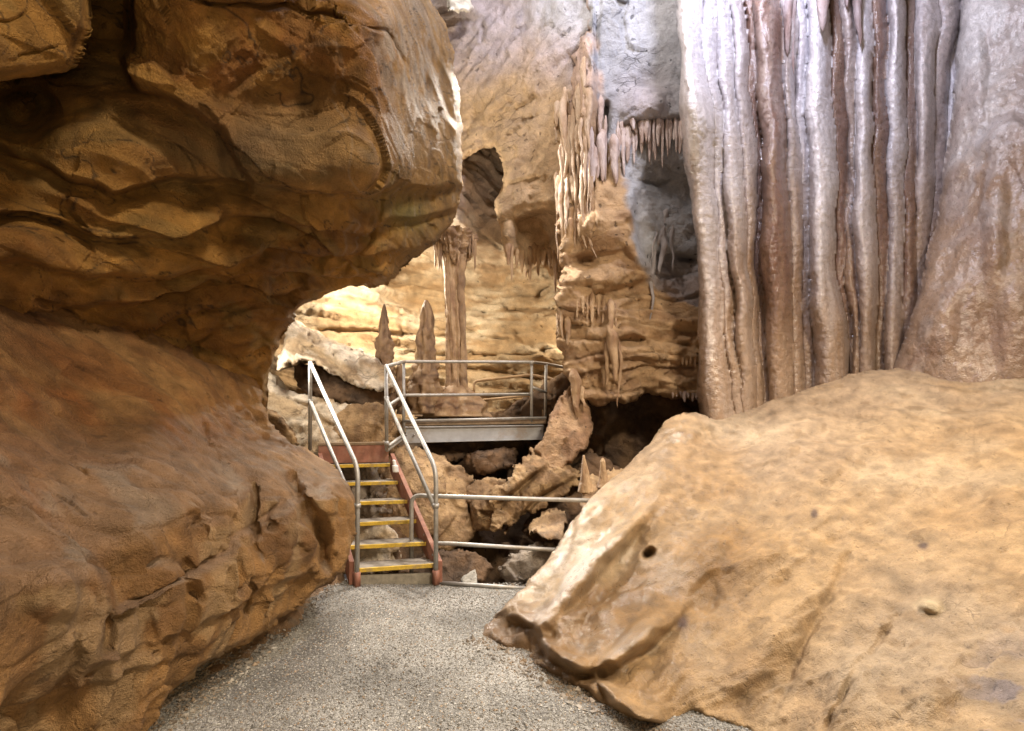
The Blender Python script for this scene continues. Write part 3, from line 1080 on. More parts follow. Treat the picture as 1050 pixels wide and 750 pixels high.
mound = relief('flowstone_mound',
       [(490, 655), (495, 641), (510, 627), (530, 608), (560, 575), (585, 540), (600, 515), (615, 500), (650, 470), (665, 455), (682, 433), (700, 424), (714, 422),
        (732, 429), (762, 424), (800, 410), (850, 392), (900, 381), (980, 378), (1050, 380), (1140, 385), (1420, 392), (1420, 1150), (900, 1050), (820, 850), (800, 800), (775, 755),
        (735, 742), (712, 728), (690, 742), (640, 742), (622, 729), (600, 712), (575, 702), (560, 690), (530, 672), (508, 660)],
       [(490, 655, 3.16), (530, 672, 2.92), (575, 701, 2.6), (640, 740, 2.26), (690, 742, 2.24), (775, 755, 2.15), (800, 800, 1.9), (820, 850, 1.65),
        (510, 627, 3.42), (560, 575, 3.82), (600, 515, 4.2), (650, 470, 4.6), (700, 425, 4.95), (760, 424, 5.1), (850, 393, 5.0), (900, 382, 4.85), (980, 379, 4.6), (1050, 381, 4.3), (1140, 386, 4.0),
        (560, 640, 3.05), (600, 600, 3.35), (640, 560, 3.6), (660, 500, 4.05), (700, 460, 4.45), (620, 680, 2.68), (660, 640, 2.85), (700, 700, 2.42),
        (700, 580, 3.2), (720, 520, 3.72), (800, 600, 2.85), (800, 520, 3.45), (800, 450, 4.25), (900, 560, 2.95), (900, 470, 3.65), (900, 420, 4.25),
        (880, 680, 2.15), (980, 600, 2.4), (1000, 500, 3.05), (1000, 430, 3.8), (960, 740, 1.75), (1050, 750, 1.55), (1050, 600, 2.2), (1050, 500, 2.85), (1140, 600, 2.0), (1140, 800, 1.35), (900, 840, 1.5), (1420, 393, 3.5), (1420, 600, 1.7), (1420, 850, 1.15), (1420, 1150, 0.85), (900, 1050, 1.1)],
       M_MOUND, disp_mound, col_mound, s=1.6, rnd=(10, 0.12), warp=(2.5, 20), thick=0.9, wig=(3, 30),
       steps=[([(690, 742), (655, 738), (630, 722), (608, 692), (575, 680), (562, 672), (548, 640), (528, 632), (500, 632)], -0.20, 20, 2.5)],
       cracks=[([(665, 540), (630, 600), (590, 660)], 10, 0.07), ([(620, 510), (570, 570), (530, 618)], 7, 0.05), ([(760, 580), (700, 640), (655, 690)], 12, 0.06),
               ([(880, 560), (810, 680), (790, 740)], 5, 0.03), ([(930, 620), (880, 680), (845, 760)], 5, 0.04), ([(535, 622), (515, 632), (500, 640)], 3, 0.06),
               ([(625, 695), (605, 690), (590, 700)], 6, 0.10), ([(690, 690), (720, 640), (740, 600)], 5, 0.025)],
       bumps=[(640, 545, 16, 60, 45, 0.16), (600, 590, 17, 80, 43, 0.24), (655, 655, 18, 66, 50, 0.26), (800, 640, 30, 110, 40, 0.10), (730, 560, 22, 80, 40, 0.08), (706, 438, 34, 18, -20, 0.12), (666, 568, 9, 6, -20, -0.20),
              (740, 625, 18, 22, 0, -0.05), (952, 620, 16, 9, -8, 0.06), (910, 640, 12, 10, 0, 0.03), (620, 690, 18, 12, 0, -0.12), (800, 560, 90, 40, -30, 0.06),
              (955, 690, 40, 60, 10, 0.06), (868, 700, 25, 50, 20, 0.05), (1030, 470, 40, 70, 0, 0.08), (560, 648, 20, 12, 30, -0.06)])
tag(mound, 'broad tan flowstone mound sloping down to the gravel, glossy ridges on its left flank', 'flowstone mound')

# ================================================================== flowstone curtain
FOLDS = [  # x top, half width top, x bottom, half width bottom, stand-out, how white
    (704, 15, 736, 19, .32, .7), (726, 8, 754, 9, .2, .5), (742, 9, 765, 9, .27, .5), (757, 7, 774, 6, .16, .1), (771, 6, 784, 6, .05, -.9),
    (787, 12, 801, 15, .31, -.75), (806, 7, 819, 8, .16, .1), (818, 6, 831, 7, .1, .5), (838, 12, 851, 16, .34, .9), (857, 8, 869, 8, .13, -.85),
    (871, 7, 877, 6, .18, -.2), (886, 10, 890, 12, .30, .7), (904, 9, 905, 9, .16, -.8), (922, 9, 918, 10, .26, .5), (937, 8, 931, 8, .15, -.5),
    (952, 10, 943, 10, .2, .2), (970, 10, 955, 10, .15, -.1), (988, 11, 970, 12, .12, .4)]


def shape_drape(px, py, d):
    t = np.clip(py / 420.0, -0.2, 1.15)
    best = np.zeros(len(px))
    lab = np.zeros(len(px))
    wob = 5.0 * fbm(np.stack([px / 70, py / 80, px * 0 + 3.7], 1), 3)
    far = np.full(len(px), 1e9)
    for i, (xa, ha, xb, hb, pr, _) in enumerate(FOLDS):
        tc = t ** 1.0
        xc = xa + (xb - xa) * tc + 1.9 * np.sin(py / (47.0 + 5 * (i % 4)) + i * 2.7) * np.sin(py / 113.0 + i)
        hw = ha + (hb - ha) * tc + 1.6 + 1.2 * np.sin(py / 37.0 + i * 1.3)
        prt = pr * (1.05 + 0.28 * np.sin(py / (60.0 + 7 * (i % 5)) + i * 2.1))
        if i in (0, 1):
            prt = prt + 0.14 * np.exp(-((py - 115) / 45) ** 2)
            hw = hw + 4 * np.exp(-((py - 115) / 45) ** 2)
        u = (px + wob - xc) / hw
        a = prt * np.sqrt(np.clip(1 - u * u, 0, 1))
        m = a > best
        best = np.where(m, a, best)
        near = np.abs(u) < far
        lab = np.where(m | ((best <= 0) & near), i, lab)
        far = np.where(near, np.abs(u), far)
    # thin strands on the upper white column and between the folds
    best = best + 0.010 * ridged(np.stack([px / 11.0 + wob * 0.2, py / 260.0, px * 0 + 8], 1), 2) * sstep(430, 60, py)
    return d - best, lab


def disp_drape(P, N, px, py):
    d = 0.008 * fbm(P * np.array([26, 26, 17]), 3) + 0.002 * fbm(P * 50, 2)
    d += 0.02 * fbm(P * np.array([4, 4, 1.4]), 2)
    return d


def col_drape(P, N, px, py, lab):
    base = np.array([0.34, 0.21, 0.12])
    white = np.array([0.72, 0.69, 0.73])
    brown = np.array([0.19, 0.09, 0.055])
    n = fbm(P * np.array([3, 3, 0.7]) + 4, 4)
    n2 = fbm(P * np.array([14, 14, 1.1]) + 9, 3)
    tone = np.array([f[5] for f in FOLDS])[lab.astype(int)]
    h = sstep(400, 60, py)
    wv = np.clip(0.30 + 0.40 * h + 0.55 * tone + 0.22 * n2 + 0.25 * n - 0.5 * (1 - h), 0, 1)
    c = mix(base, white, wv)
    bv = np.clip(-0.85 * tone + 0.45 * n2 + 0.12 * (1 - h) + 0.08, 0, 0.92) * sstep(430, 300, py)
    c = mix(c, brown, bv)
    c = mix(c, np.array([0.36, 0.245, 0.16]), 0.6 * sstep(240, 400, py + 40 * n))
    return c * (0.96 + 0.2 * fbm(P * 16, 3))[:, None]


drape = empty('flowstone_curtain', tuple(at(820, 441, 5.3) * np.array([1, 1, 0]) + np.array([0, 0, 1.3])),
              'tall ribbed flowstone curtain, white above and brown below, standing behind the mound', 'flowstone curtain')
relief('fold',
       [(688, -90), (694, 0), (698, 60), (696, 110), (701, 165), (711, 225), (718, 300), (716, 360), (716, 405), (720, 440), (735, 470), (1010, 470), (1010, -90)],
       [(690, -90, 5.35), (850, -90, 5.5), (1010, -90, 5.5), (690, 200, 5.3), (850, 200, 5.5), (1010, 200, 5.45), (700, 450, 5.4), (850, 450, 5.45), (1010, 450, 5.2)],
       M_DRAPE, disp_drape, col_drape, parent=drape, s=1.35, rnd=(9, 0.22), warp=(2, 40), thick=0.35, shape=shape_drape, split=True)


def disp_lobe(P, N, px, py):
    return 0.05 * fbm(P * 1.4, 3) + 0.014 * fbm(P * np.array([9, 9, 6]), 4) + 0.008 * fbm(P * 30, 3)


def col_lobe(P, N, px, py):
    n = fbm(P * 2 + 4, 4)
    n2 = fbm(P * np.array([7, 7, 2]) + 9, 4)
    wv = np.clip(sstep(220, 60, py + 0.45 * (px - 980) + 60 * n) + 0.6 * field(px, py, 1010, 190, 18, 60) * sstep(-.2, .3, n2), 0, 1)
    c = mix(np.array([0.37, 0.25, 0.17]), np.array([0.64, 0.62, 0.63]), wv)
    c = mix(c, np.array([0.46, 0.38, 0.36]), 0.55 * sstep(-0.3, 0.4, n2) * sstep(400, 200, py))
    c = mix(c, np.array([0.45, 0.38, 0.35]), 0.6 * field(px, py, 965, 330, 30, 70) * sstep(-.2, .4, n2))
    c = mix(c, np.array([0.27, 0.16, 0.105]), 0.6 * sstep(0.1, 0.5, n) * sstep(120, 260, py))
    return c * (0.96 + 0.2 * fbm(P * 14, 3))[:, None]


lobe = relief('flowstone_buttress',
       [(988, -90), (985, 0), (980, 60), (974, 130), (966, 190), (957, 240), (946, 290), (932, 335), (918, 370), (905, 400), (900, 440), (1420, 440), (1420, -90)],
       [(990, -90, 5.2), (985, 60, 5.15), (1010, 0, 5.0), (960, 230, 5.05), (925, 360, 4.9), (905, 430, 4.9), (980, 250, 4.7), (960, 340, 4.6), (950, 420, 4.6), (1020, 170, 4.65),
        (1050, 60, 4.7), (1050, 250, 4.3), (1020, 340, 4.35), (1050, 420, 4.2), (1140, 0, 4.5), (1140, 250, 4.1), (1140, 430, 3.9), (1050, -90, 4.9), (1420, -90, 4.2), (1420, 200, 3.8), (1420, 440, 3.5)],
       M_DRAPE, disp_lobe, col_lobe, s=1.7, rnd=(12, 0.2), warp=(3, 30), thick=0.8,
       steps=[([(1000, 160), (1022, 122), (1035, 118), (1060, 135), (1100, 128)], -0.10, 40, 3)],
       bumps=[(1020, 230, 18, 90, 0, 0.08), (965, 330, 22, 60, 15, 0.06), (1045, 330, 30, 80, 0, 0.08), (1000, 80, 16, 60, 0, 0.06)])
tag(lobe, 'bulging flowstone buttress, white above and brown below, right of the ribbed curtain', 'flowstone buttress')

# ================================================================== far walls
def disp_strata(per, blk, seed, A, tilt=0.12, lf=0.025):
    def f(P, N, px, py):
        q = P + 0.12 * np.stack([fbm(P * 0.9, 2), fbm(P * 0.9 + 9, 2), fbm(P * 0.9 + 19, 2)], 1)
        lay = layers(q[:, 2] + tilt * q[:, 0], q[:, 0] + 0.3 * q[:, 1], per, blk, seed, 0.14, 0.18)
        w1, b1, _ = worley(q * np.array([0.9, 0.9, 2.2]) + seed)
        w2, b2, _ = worley(q * np.array([3.5, 3.5, 7]) + seed)
        lay2 = layers(q[:, 2] + tilt * q[:, 0], q[:, 0], per * 0.31, blk * 0.6, seed + 3, 0.2, 0.2)
        return A * lay + 0.22 * A * lay2 + 0.06 * np.clip(w1, -1, 1) + 0.025 * np.clip(w2, -1, 1) + lf * fbm(P * 2, 4) + 0.010 * fbm(P * 10, 4)
    return f


def col_back(P, N, px, py):
    n = fbm(P * 0.8 + 2, 4)
    n2 = fbm(P * np.array([1.2, 1.2, 5]) + 6, 4)
    c = mix(CREAM, TANC * 0.95, sstep(-0.3, 0.4, n))
    c = mix(c, np.array([0.36, 0.225, 0.105]), 0.8 * sstep(-0.05, 0.4, n2))
    c = mix(c, np.array([0.40, 0.27, 0.14]), 0.6 * sstep(0.1, 0.5, fbm(np.stack([P[:, 0] * 0.5, P[:, 1] * 0.5, (P[:, 2] + 0.1 * P[:, 0]) * 9], 1), 3)))
    c = mix(c, np.array([0.36, 0.31, 0.31]), 0.7 * field(px, py, 490, 195, 45, 55))  # mauve-grey patch: the tunnel's shade painted into the wall colour
    return c * (0.95 + 0.25 * fbm(P * 6, 4))[:, None]


back = relief('chamber_wall',
       [(230, 90), (620, 90), (660, 250), (650, 480), (600, 500), (280, 500), (230, 420)],
       [(240, 100, 8.6), (400, 120, 8.6), (455, 190, 7.7), (480, 170, 8.3), (512, 190, 9.2), (600, 120, 9.2), (475, 225, 8.3), (510, 245, 9.3), (452, 255, 9.0), (430, 262, 9.6), (410, 285, 10.0), (390, 300, 9.4),
        (340, 310, 8.7), (300, 330, 8.4), (520, 300, 9.5), (560, 320, 9.2), (620, 330, 8.6), (400, 340, 9.0), (480, 350, 9.1), (550, 380, 8.7), (430, 400, 8.5), (330, 390, 7.9),
        (480, 430, 8.2), (560, 430, 8.2), (620, 450, 7.8), (350, 450, 7.5), (300, 460, 7.3), (480, 490, 7.8)],
       M_BACK, disp_strata(0.27, 1.1, 2, 0.46, 0.10), col_back, s=1.9, rnd=(4, 0.1), thick=0.8, wig=(4, 30),
       steps=[([(436, 236), (470, 248), (500, 262), (535, 276)], 0.6, 60, 3), ([(455, 262), (480, 275), (520, 290), (560, 300), (580, 310)], 0.35, 20, 3),
              ([(380, 298), (420, 300), (450, 290)], 0.25, 14, 2),
              ([(365, 330), (420, 322), (450, 335), (500, 330)], 0.15, 12, 2),
              ([(520, 335), (545, 350), (575, 370)], -0.25, 30, 2),
              ([(500, 372), (540, 378), (575, 385)], 0.25, 14, 2),
              ([(380, 350), (430, 358), (480, 352), (530, 360)], 0.14, 12, 2),
              ([(360, 385), (420, 392), (500, 398), (560, 405)], 0.14, 12, 2)],
       cracks=[([(300, 344), (350, 338), (420, 345), (470, 341), (540, 350)], 1.8, 0.2), ([(400, 366), (450, 363), (500, 368), (580, 362)], 1.6, 0.2), ([(430, 384), (480, 380), (540, 388), (590, 384)], 1.8, 0.2),
               ([(360, 318), (400, 316), (440, 322)], 1.5, 0.16), ([(480, 318), (520, 322), (560, 318), (590, 326)], 1.6, 0.2), ([(480, 412), (540, 408), (590, 414)], 1.8, 0.2), ([(520, 335), (545, 352), (572, 372)], 3, 0.25), ([(548, 315), (555, 300), (575, 290)], 2.5, 0.18), ([(410, 312), (412, 345), (405, 360)], 2, 0.15)],
       bumps=[(412, 288, 26, 12, -12, -0.35), (555, 330, 22, 18, 20, 0.2), (470, 330, 40, 12, 0, 0.15), (420, 330, 40, 12, -5, 0.18), (560, 365, 30, 12, 20, 0.2)])
tag(back, 'brightly lit cream limestone wall in bedded layers at the back of the far chamber', 'cave wall')


def disp_upper(P, N, px, py):
    q = P + 0.2 * np.stack([fbm(P * 0.9, 2), fbm(P * 0.9 + 9, 2), fbm(P * 0.9 + 19, 2)], 1)
    # sloping scaly bedding: lines climb to the right
    h = q[:, 2] - 0.45 * q[:, 0]
    lay = layers(h, q[:, 0], 0.42, 1.6, 4, 0.16, 0.10)
    w2, b2, _ = worley(np.stack([q[:, 0] * 2.5, q[:, 1] * 2.5, h * 6], 1) + 3)
    low = sstep(170, 230, py)
    return 0.10 * lay * (1 - low) + 0.045 * np.clip(w2, -1, 1) + 0.05 * fbm(P * 1.6, 4) + 0.013 * fbm(P * 11, 4) + low * 0.12 * layers(q[:, 2], q[:, 0], 0.24, 1.0, 6, 0.14, 0.2)


def col_upper(P, N, px, py):
    n = fbm(P * 0.9 + 2, 4)
    t = sstep(120, 20, py + 0.28 * (525 - px) * 0.6 + 45 * n)
    c = mix(np.array([0.53, 0.375, 0.225]), np.array([0.50, 0.44, 0.46]), t)
    c = mix(c, np.array([0.45, 0.46, 0.49]), 0.8 * sstep(60, 10, py - 0.15 * (px - 560)) * sstep(520, 570, px))
    c = mix(c, GREY, 0.9 * sstep(612, 622, px + 6 * n))
    c = mix(c, np.array([0.42, 0.28, 0.15]), 0.4 * sstep(0.1, 0.5, fbm(P * np.array([2, 2, 6]), 4)) * (1 - t))
    return c * (0.97 + 0.2 * fbm(P * 7, 4))[:, None]


upper = relief('hanging_wall',
       [(420, -120), (760, -120), (760, 180), (620, 262), (602, 268), (592, 262), (580, 262), (575, 292), (566, 284), (552, 268), (540, 282), (528, 262), (519, 264), (513, 240), (508, 208),
        (516, 192), (514, 165), (508, 150), (497, 153), (478, 165), (462, 176), (440, 190)],
       [(420, -120, 6.9), (600, -120, 5.6), (760, -120, 5.6), (450, 0, 7.2), (525, 0, 6.7), (600, 0, 6.1), (720, 0, 5.75), (450, 100, 7.5), (520, 100, 6.9), (580, 110, 6.45), (450, 180, 7.8),
        (500, 150, 7.3), (515, 200, 6.85), (520, 250, 6.75), (555, 200, 6.45), (550, 250, 7.0), (575, 240, 6.5), (575, 285, 6.9), (600, 200, 6.3), (620, 260, 6.4), (720, 150, 6.1), (545, 225, 6.6)],
       M_BACK, disp_upper, col_upper, s=1.8, rnd=(7, 0.18), thick=1.0, warp=(3, 16), wig=(4, 30),
       steps=[([(520, 232), (540, 228), (560, 222), (575, 215)], 0.4, 26, 2.5), ([(478, 130), (520, 118), (560, 95), (575, 88)], 0.05, 18, 3),
              ([(470, 62), (500, 45), (530, 28), (560, 18)], 0.05, 14, 3), ([(505, 190), (535, 186), (570, 178)], 0.10, 16, 2.5)],
       cracks=[([(494, 20), (500, 32), (497, 45), (485, 55)], 2.5, 0.06), ([(530, 128), (548, 118), (556, 112)], 2, 0.05), ([(590, 0), (640, 6), (690, 8)], 2.5, 0.08)],
       bumps=[(520, 240, 14, 16, 0, 0.10), (485, 10, 20, 10, 20, 0.1)])
tag(upper, 'sloping wall of tan and lavender limestone high above the walkway, ending in a jagged nose', 'cave wall')


def disp_pillar(P, N, px, py):
    q = P + 0.16 * np.stack([fbm(P * 1.1, 2), fbm(P * 1.1 + 9, 2), fbm(P * 1.1 + 19, 2)], 1)
    low = sstep(255, 300, py)
    lay = layers(q[:, 2] + 0.05 * q[:, 0], q[:, 0], 0.21, 0.8, 8, 0.16, 0.22)
    w1, _, _ = worley(q * np.array([1.6, 1.6, 2.0]) + 3)
    w2, _, _ = worley(q * np.array([5, 5, 8]) + 3)
    return low * 0.28 * lay + (0.04 + 0.03 * low) * np.clip(w1, -1, 1) + (0.012 + 0.03 * low) * np.clip(w2, -1, 1) + 0.04 * fbm(P * 2.2, 4) + 0.012 * fbm(P * 11, 4) + 0.13 * sstep(622, 608, px) * sstep(265, 220, py) * ridged(np.stack([P[:, 0] * 9, P[:, 1] * 3, P[:, 2] * 0.8], 1), 3) + 0.05 * sstep(620, 640, px) * sstep(116, 126, py) * sstep(165, 150, py) * ridged(np.stack([P[:, 0] * 13, P[:, 1] * 3, P[:, 2] * 0.8], 1), 2)


def col_pillar(P, N, px, py):
    n = fbm(P * 1.3 + 2, 4)
    edge = np.interp(py, [0, 60, 120, 180, 230, 270, 292, 310, 330, 480], [600, 610, 618, 640, 646, 656, 668, 690, 760, 760]) + 7 * fbm(P * 4, 3)
    g = sstep(-5, 5, px - edge)
    tan = mix(np.array([0.48, 0.32, 0.18]), np.array([0.37, 0.235, 0.135]), sstep(-0.2, 0.4, fbm(P * np.array([2, 2, 5]), 4)))
    tan = mix(tan, np.array([0.46, 0.35, 0.32]), 0.7 * sstep(150, 60, py))
    gr = mix(GREY, GREY * 1.35, sstep(-0.2, 0.4, n))
    gr = mix(gr, np.array([0.44, 0.38, 0.39]), 0.7 * field(px, py, 660, 105, 30, 30))
    gr = mix(gr, np.array([0.30, 0.235, 0.21]), 0.8 * sstep(250, 300, py))
    c = mix(tan, gr, g)
    return c * (0.96 + 0.22 * fbm(P * 8, 4))[:, None]


pillar = relief('rock_pillar',
       [(606, -120), (602, 30), (590, 60), (578, 120), (574, 160), (570, 200), (573, 250), (576, 290), (568, 320), (570, 350), (580, 385), (592, 408), (612, 415), (640, 412), (660, 402), (690, 408),
        (730, 412), (770, 412), (770, -120)],
       [(606, -120, 5.6), (770, -120, 5.4), (600, 60, 6.1), (640, 40, 5.95), (700, 60, 5.75), (660, 110, 5.8), (700, 140, 5.7), (640, 150, 5.85), (580, 130, 6.2), (578, 220, 6.05), (610, 210, 5.85), (640, 230, 5.85),
        (680, 180, 5.95), (680, 250, 6.0), (720, 250, 6.05), (770, 250, 6.0), (650, 280, 5.9), (580, 320, 5.9), (620, 330, 5.75), (660, 320, 6.0), (700, 310, 6.1), (700, 350, 5.85), (640, 370, 5.85), (600, 390, 5.95),
        (660, 395, 6.0), (720, 400, 5.9), (770, 400, 5.9), (580, 380, 6.05)],
       M_GREY, disp_pillar, col_pillar, s=1.6, rnd=(7, 0.18), thick=1.1, warp=(4, 14), wig=(3, 30),
       steps=[([(612, 90), (640, 82), (670, 74), (700, 66)], 0.04, 26, 5), ([(622, 128), (645, 128), (690, 122), (725, 118)], 0.10, 50, 2.5),
              ([(665, 262), (690, 262), (725, 265)], 0.15, 18, 2.5), ([(655, 180), (690, 186), (725, 184)], 0.05, 20, 2),
              ([(578, 262), (610, 262), (640, 255), (660, 280)], 0.10, 22, 2.5), ([(595, 305), (620, 300), (650, 290), (668, 288)], 0.18, 30, 2.5), ([(660, 345), (700, 338), (730, 342)], 0.22, 12, 2.5),
              ([(600, 372), (640, 366), (690, 372), (730, 370)], 0.12, 12, 2.5), ([(655, 180), (648, 230), (668, 290)], -0.22, 40, 2.5)],
       cracks=[([(652, 185), (675, 190), (700, 180)], 1.6, 0.06), ([(690, 262), (715, 266)], 3, 0.1), ([(622, 100), (620, 135), (612, 150)], 4, 0.22)],
       bumps=[(601, 100, 14, 75, 3, 0.34), (600, 160, 16, 40, 0, 0.10), (660, 105, 34, 26, -10, 0.16), (612, 235, 30, 26, 0, 0.12), (625, 345, 10, 40, 0, 0.10), (600, 268, 16, 12, 10, -0.12), (610, 328, 16, 12, 0, -0.15),
              (650, 350, 22, 8, 0, -0.2), (690, 390, 30, 10, 0, 0.10)])
tag(pillar, 'rock pillar, smooth grey above and ragged tan beds below, left of the white curtain', 'rock pillar')

# dark hollow below the pillar, pit walls, pit floor
def disp_dark(P, N, px, py):
    w1, _, _ = worley(P * 1.6 + 3)
    w2, _, _ = worley(P * 4.5 + 8)
    return 0.22 * np.clip(w1, -1, 1) + 0.07 * np.clip(w2, -1, 1) + 0.08 * fbm(P * 2.5, 4) + 0.02 * fbm(P * 11, 3)


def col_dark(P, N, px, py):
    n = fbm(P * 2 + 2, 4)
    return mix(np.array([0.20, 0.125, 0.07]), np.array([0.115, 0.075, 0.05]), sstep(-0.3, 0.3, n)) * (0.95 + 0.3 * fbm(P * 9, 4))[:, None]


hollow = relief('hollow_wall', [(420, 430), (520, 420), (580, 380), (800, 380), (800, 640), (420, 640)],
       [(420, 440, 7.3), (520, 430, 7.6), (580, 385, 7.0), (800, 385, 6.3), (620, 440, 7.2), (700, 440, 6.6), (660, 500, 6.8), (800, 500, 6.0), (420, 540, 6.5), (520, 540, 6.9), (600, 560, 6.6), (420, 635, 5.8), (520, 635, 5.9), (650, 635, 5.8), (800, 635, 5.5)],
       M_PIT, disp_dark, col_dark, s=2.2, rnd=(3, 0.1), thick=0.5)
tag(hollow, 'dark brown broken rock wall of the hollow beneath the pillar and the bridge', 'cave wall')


def rock(name, outline, ctrl, colors, label, cat, A=1.0, sc=1.0, rnd=(6, 0.12), steps=(), cracks=(), bumps=(), fl=0.0, thick=0.5, s=1.5, mat=None, group=None, warp=(3, 10)):
    ca, cb = colors

    def dd(P, N, px, py):
        w1, _, _ = worley(P * 2.4 * sc + 3)
        w2, _, _ = worley(P * 7 * sc + 8)
        r = A * (0.13 * np.clip(w1, -1, 1) + 0.035 * np.clip(w2, -1, 1) + 0.03 * fbm(P * 3 * sc, 3) + 0.008 * fbm(P * 17, 3))
        if fl:
            r = r + 0.35 * fl * ridged(np.stack([P[:, 0] * 7 + P[:, 2] * 3, P[:, 1] * 5, P[:, 2] * 2.6], 1), 4)
        return r

    def cc(P, N, px, py):
        return mix(ca, cb, sstep(-0.3, 0.4, fbm(P * 3 + 5, 4))) * (0.95 + 0.3 * fbm(P * 11, 4))[:, None]

    o = relief(name, outline, ctrl, mat or M_PIT, dd, cc, s=s, rnd=rnd, steps=steps, cracks=cracks, bumps=bumps, thick=thick, warp=warp)
    return tag(o, label, cat, group)


B1 = (np.array([0.38, 0.25, 0.13]), np.array([0.22, 0.135, 0.07]))
B2 = (np.array([0.68, 0.58, 0.45]), np.array([0.46, 0.34, 0.21]))
B3 = (np.array([0.19, 0.115, 0.065]), np.array([0.10, 0.065, 0.042]))  # dark browns with the shade around these rocks put into the colour
B4 = (np.array([0.37, 0.31, 0.25]), np.array([0.24, 0.18, 0.13]))
B5 = (np.array([0.36, 0.23, 0.13]), np.array([0.25, 0.145, 0.08]))

# ---- slabs and boulders left of and behind the steps
rock('tilted_slab', [(290, 326), (299, 329), (345, 349), (392, 372), (405, 385), (404, 400), (390, 402), (350, 388), (322, 374), (306, 374), (296, 372), (285, 380), (284, 372), (292, 350)],
     [(290, 328, 6.3), (345, 350, 6.5), (400, 385, 6.4), (300, 365, 5.9), (350, 380, 6.0), (390, 398, 6.1)], B2,
     'long pale slab with a sloping white top, upper of the two slabs behind the left stair rail', 'rock slab', A=0.6, steps=[([(296, 352), (325, 362), (360, 378), (402, 393)], 0.3, 12, 2)], thick=0.9, mat=M_BACK)
rock('tilted_slab', [(262, 383), (268, 378), (276, 380), (284, 396), (296, 398), (325, 408), (365, 418), (396, 432), (402, 455), (385, 470), (330, 476), (300, 470), (280, 455), (265, 440), (258, 415)],
     [(262, 385, 6.1), (284, 398, 6.0), (365, 420, 6.1), (398, 440, 6.0), (290, 440, 5.6), (340, 450, 5.75), (300, 470, 5.6)], B2,
     'pale broken slab with a pointed white left end, lying beside the top of the steps', 'rock slab', A=0.8, steps=[([(284, 402), (320, 420), (350, 440), (370, 455)], 0.15, 14, 2)], thick=0.9, mat=M_BACK)
rock('boulder', [(342, 424), (360, 416), (385, 414), (404, 420), (408, 440), (406, 470), (345, 470), (338, 450)],
     [(345, 425, 5.95), (400, 420, 6.0), (370, 445, 5.8), (345, 468, 5.85), (405, 468, 5.9)], B1, 'smooth brown boulder right behind the top step of the staircase', 'boulder', A=0.6, mat=M_BACK)
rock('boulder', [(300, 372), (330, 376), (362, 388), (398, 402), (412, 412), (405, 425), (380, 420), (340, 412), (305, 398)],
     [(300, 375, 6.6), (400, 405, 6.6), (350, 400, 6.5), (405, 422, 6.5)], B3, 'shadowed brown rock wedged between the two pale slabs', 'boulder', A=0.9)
rock('boulder', [(262, 415), (290, 425), (305, 450), (306, 480), (320, 500), (260, 500)], [(262, 420, 5.4), (300, 450, 5.2), (290, 490, 5.1), (262, 490, 5.3)], B1,
     'tan boulder with a brown stain, filling the gap behind the end of the ledge', 'boulder', A=0.7, mat=M_BACK)
# ---- under the steps
rock('boulder', [(350, 478), (380, 472), (425, 478), (430, 520), (425, 545), (350, 545)], [(350, 480, 5.9), (425, 480, 5.9), (385, 505, 5.75), (350, 540, 5.7), (425, 540, 5.8)], B4,
     'grey brown rock seen between the upper treads of the staircase', 'boulder', A=1.2, sc=1.4)
rock('boulder', [(352, 540), (372, 532), (398, 538), (408, 552), (412, 570), (404, 585), (370, 592), (345, 590)], [(352, 545, 5.4), (400, 545, 5.4), (375, 560, 5.2), (355, 588, 5.15), (408, 575, 5.35)], B2,
     'pale grey rock seen between the lower treads of the staircase', 'boulder', A=1.0, sc=1.4)
rock('boulder', [(395, 540), (430, 530), (445, 545), (446, 596), (380, 600), (385, 570)], [(395, 545, 5.6), (440, 545, 5.6), (415, 570, 5.45), (440, 594, 5.4), (390, 594, 5.4)], B3,
     'dark brown rock at the foot of the pit, behind the lowest tread', 'boulder', A=1.0)
# ---- below the bridge
rock('boulder', [(385, 462), (400, 455), (440, 462), (470, 478), (484, 492), (482, 515), (488, 545), (480, 556), (462, 566), (440, 566), (400, 560), (385, 520)],
     [(390, 465, 6.0), (440, 465, 6.1), (480, 495, 6.0), (435, 500, 5.6), (440, 540, 5.5), (480, 545, 5.7), (395, 540, 5.7), (450, 562, 5.5)], B1,
     'large fluted tan boulder beneath the left end of the bridge', 'boulder', A=0.7, fl=0.05, cracks=[([(483, 480), (484, 510), (480, 535)], 3, 0.15)], thick=0.8, s=1.3)
rock('boulder', [(476, 500), (500, 488), (520, 492), (526, 505), (518, 525), (508, 540), (492, 548), (483, 540)], [(480, 505, 5.9), (520, 495, 5.9), (502, 515, 5.65), (495, 545, 5.7)], B1,
     'rounded tan rock against the right side of the fluted boulder', 'boulder', A=0.7, fl=0.04, s=1.3)
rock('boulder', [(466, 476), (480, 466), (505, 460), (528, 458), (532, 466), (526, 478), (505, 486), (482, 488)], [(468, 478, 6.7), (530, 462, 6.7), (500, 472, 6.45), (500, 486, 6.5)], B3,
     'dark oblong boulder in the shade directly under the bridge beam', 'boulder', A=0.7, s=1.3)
rock('boulder', [(400, 452), (470, 450), (500, 452), (490, 466), (460, 474), (410, 470)], [(400, 455, 7.0), (500, 455, 7.0), (450, 465, 6.8)], B3,
     'low brown rock shelf touching the underside of the bridge', 'boulder', A=0.8)
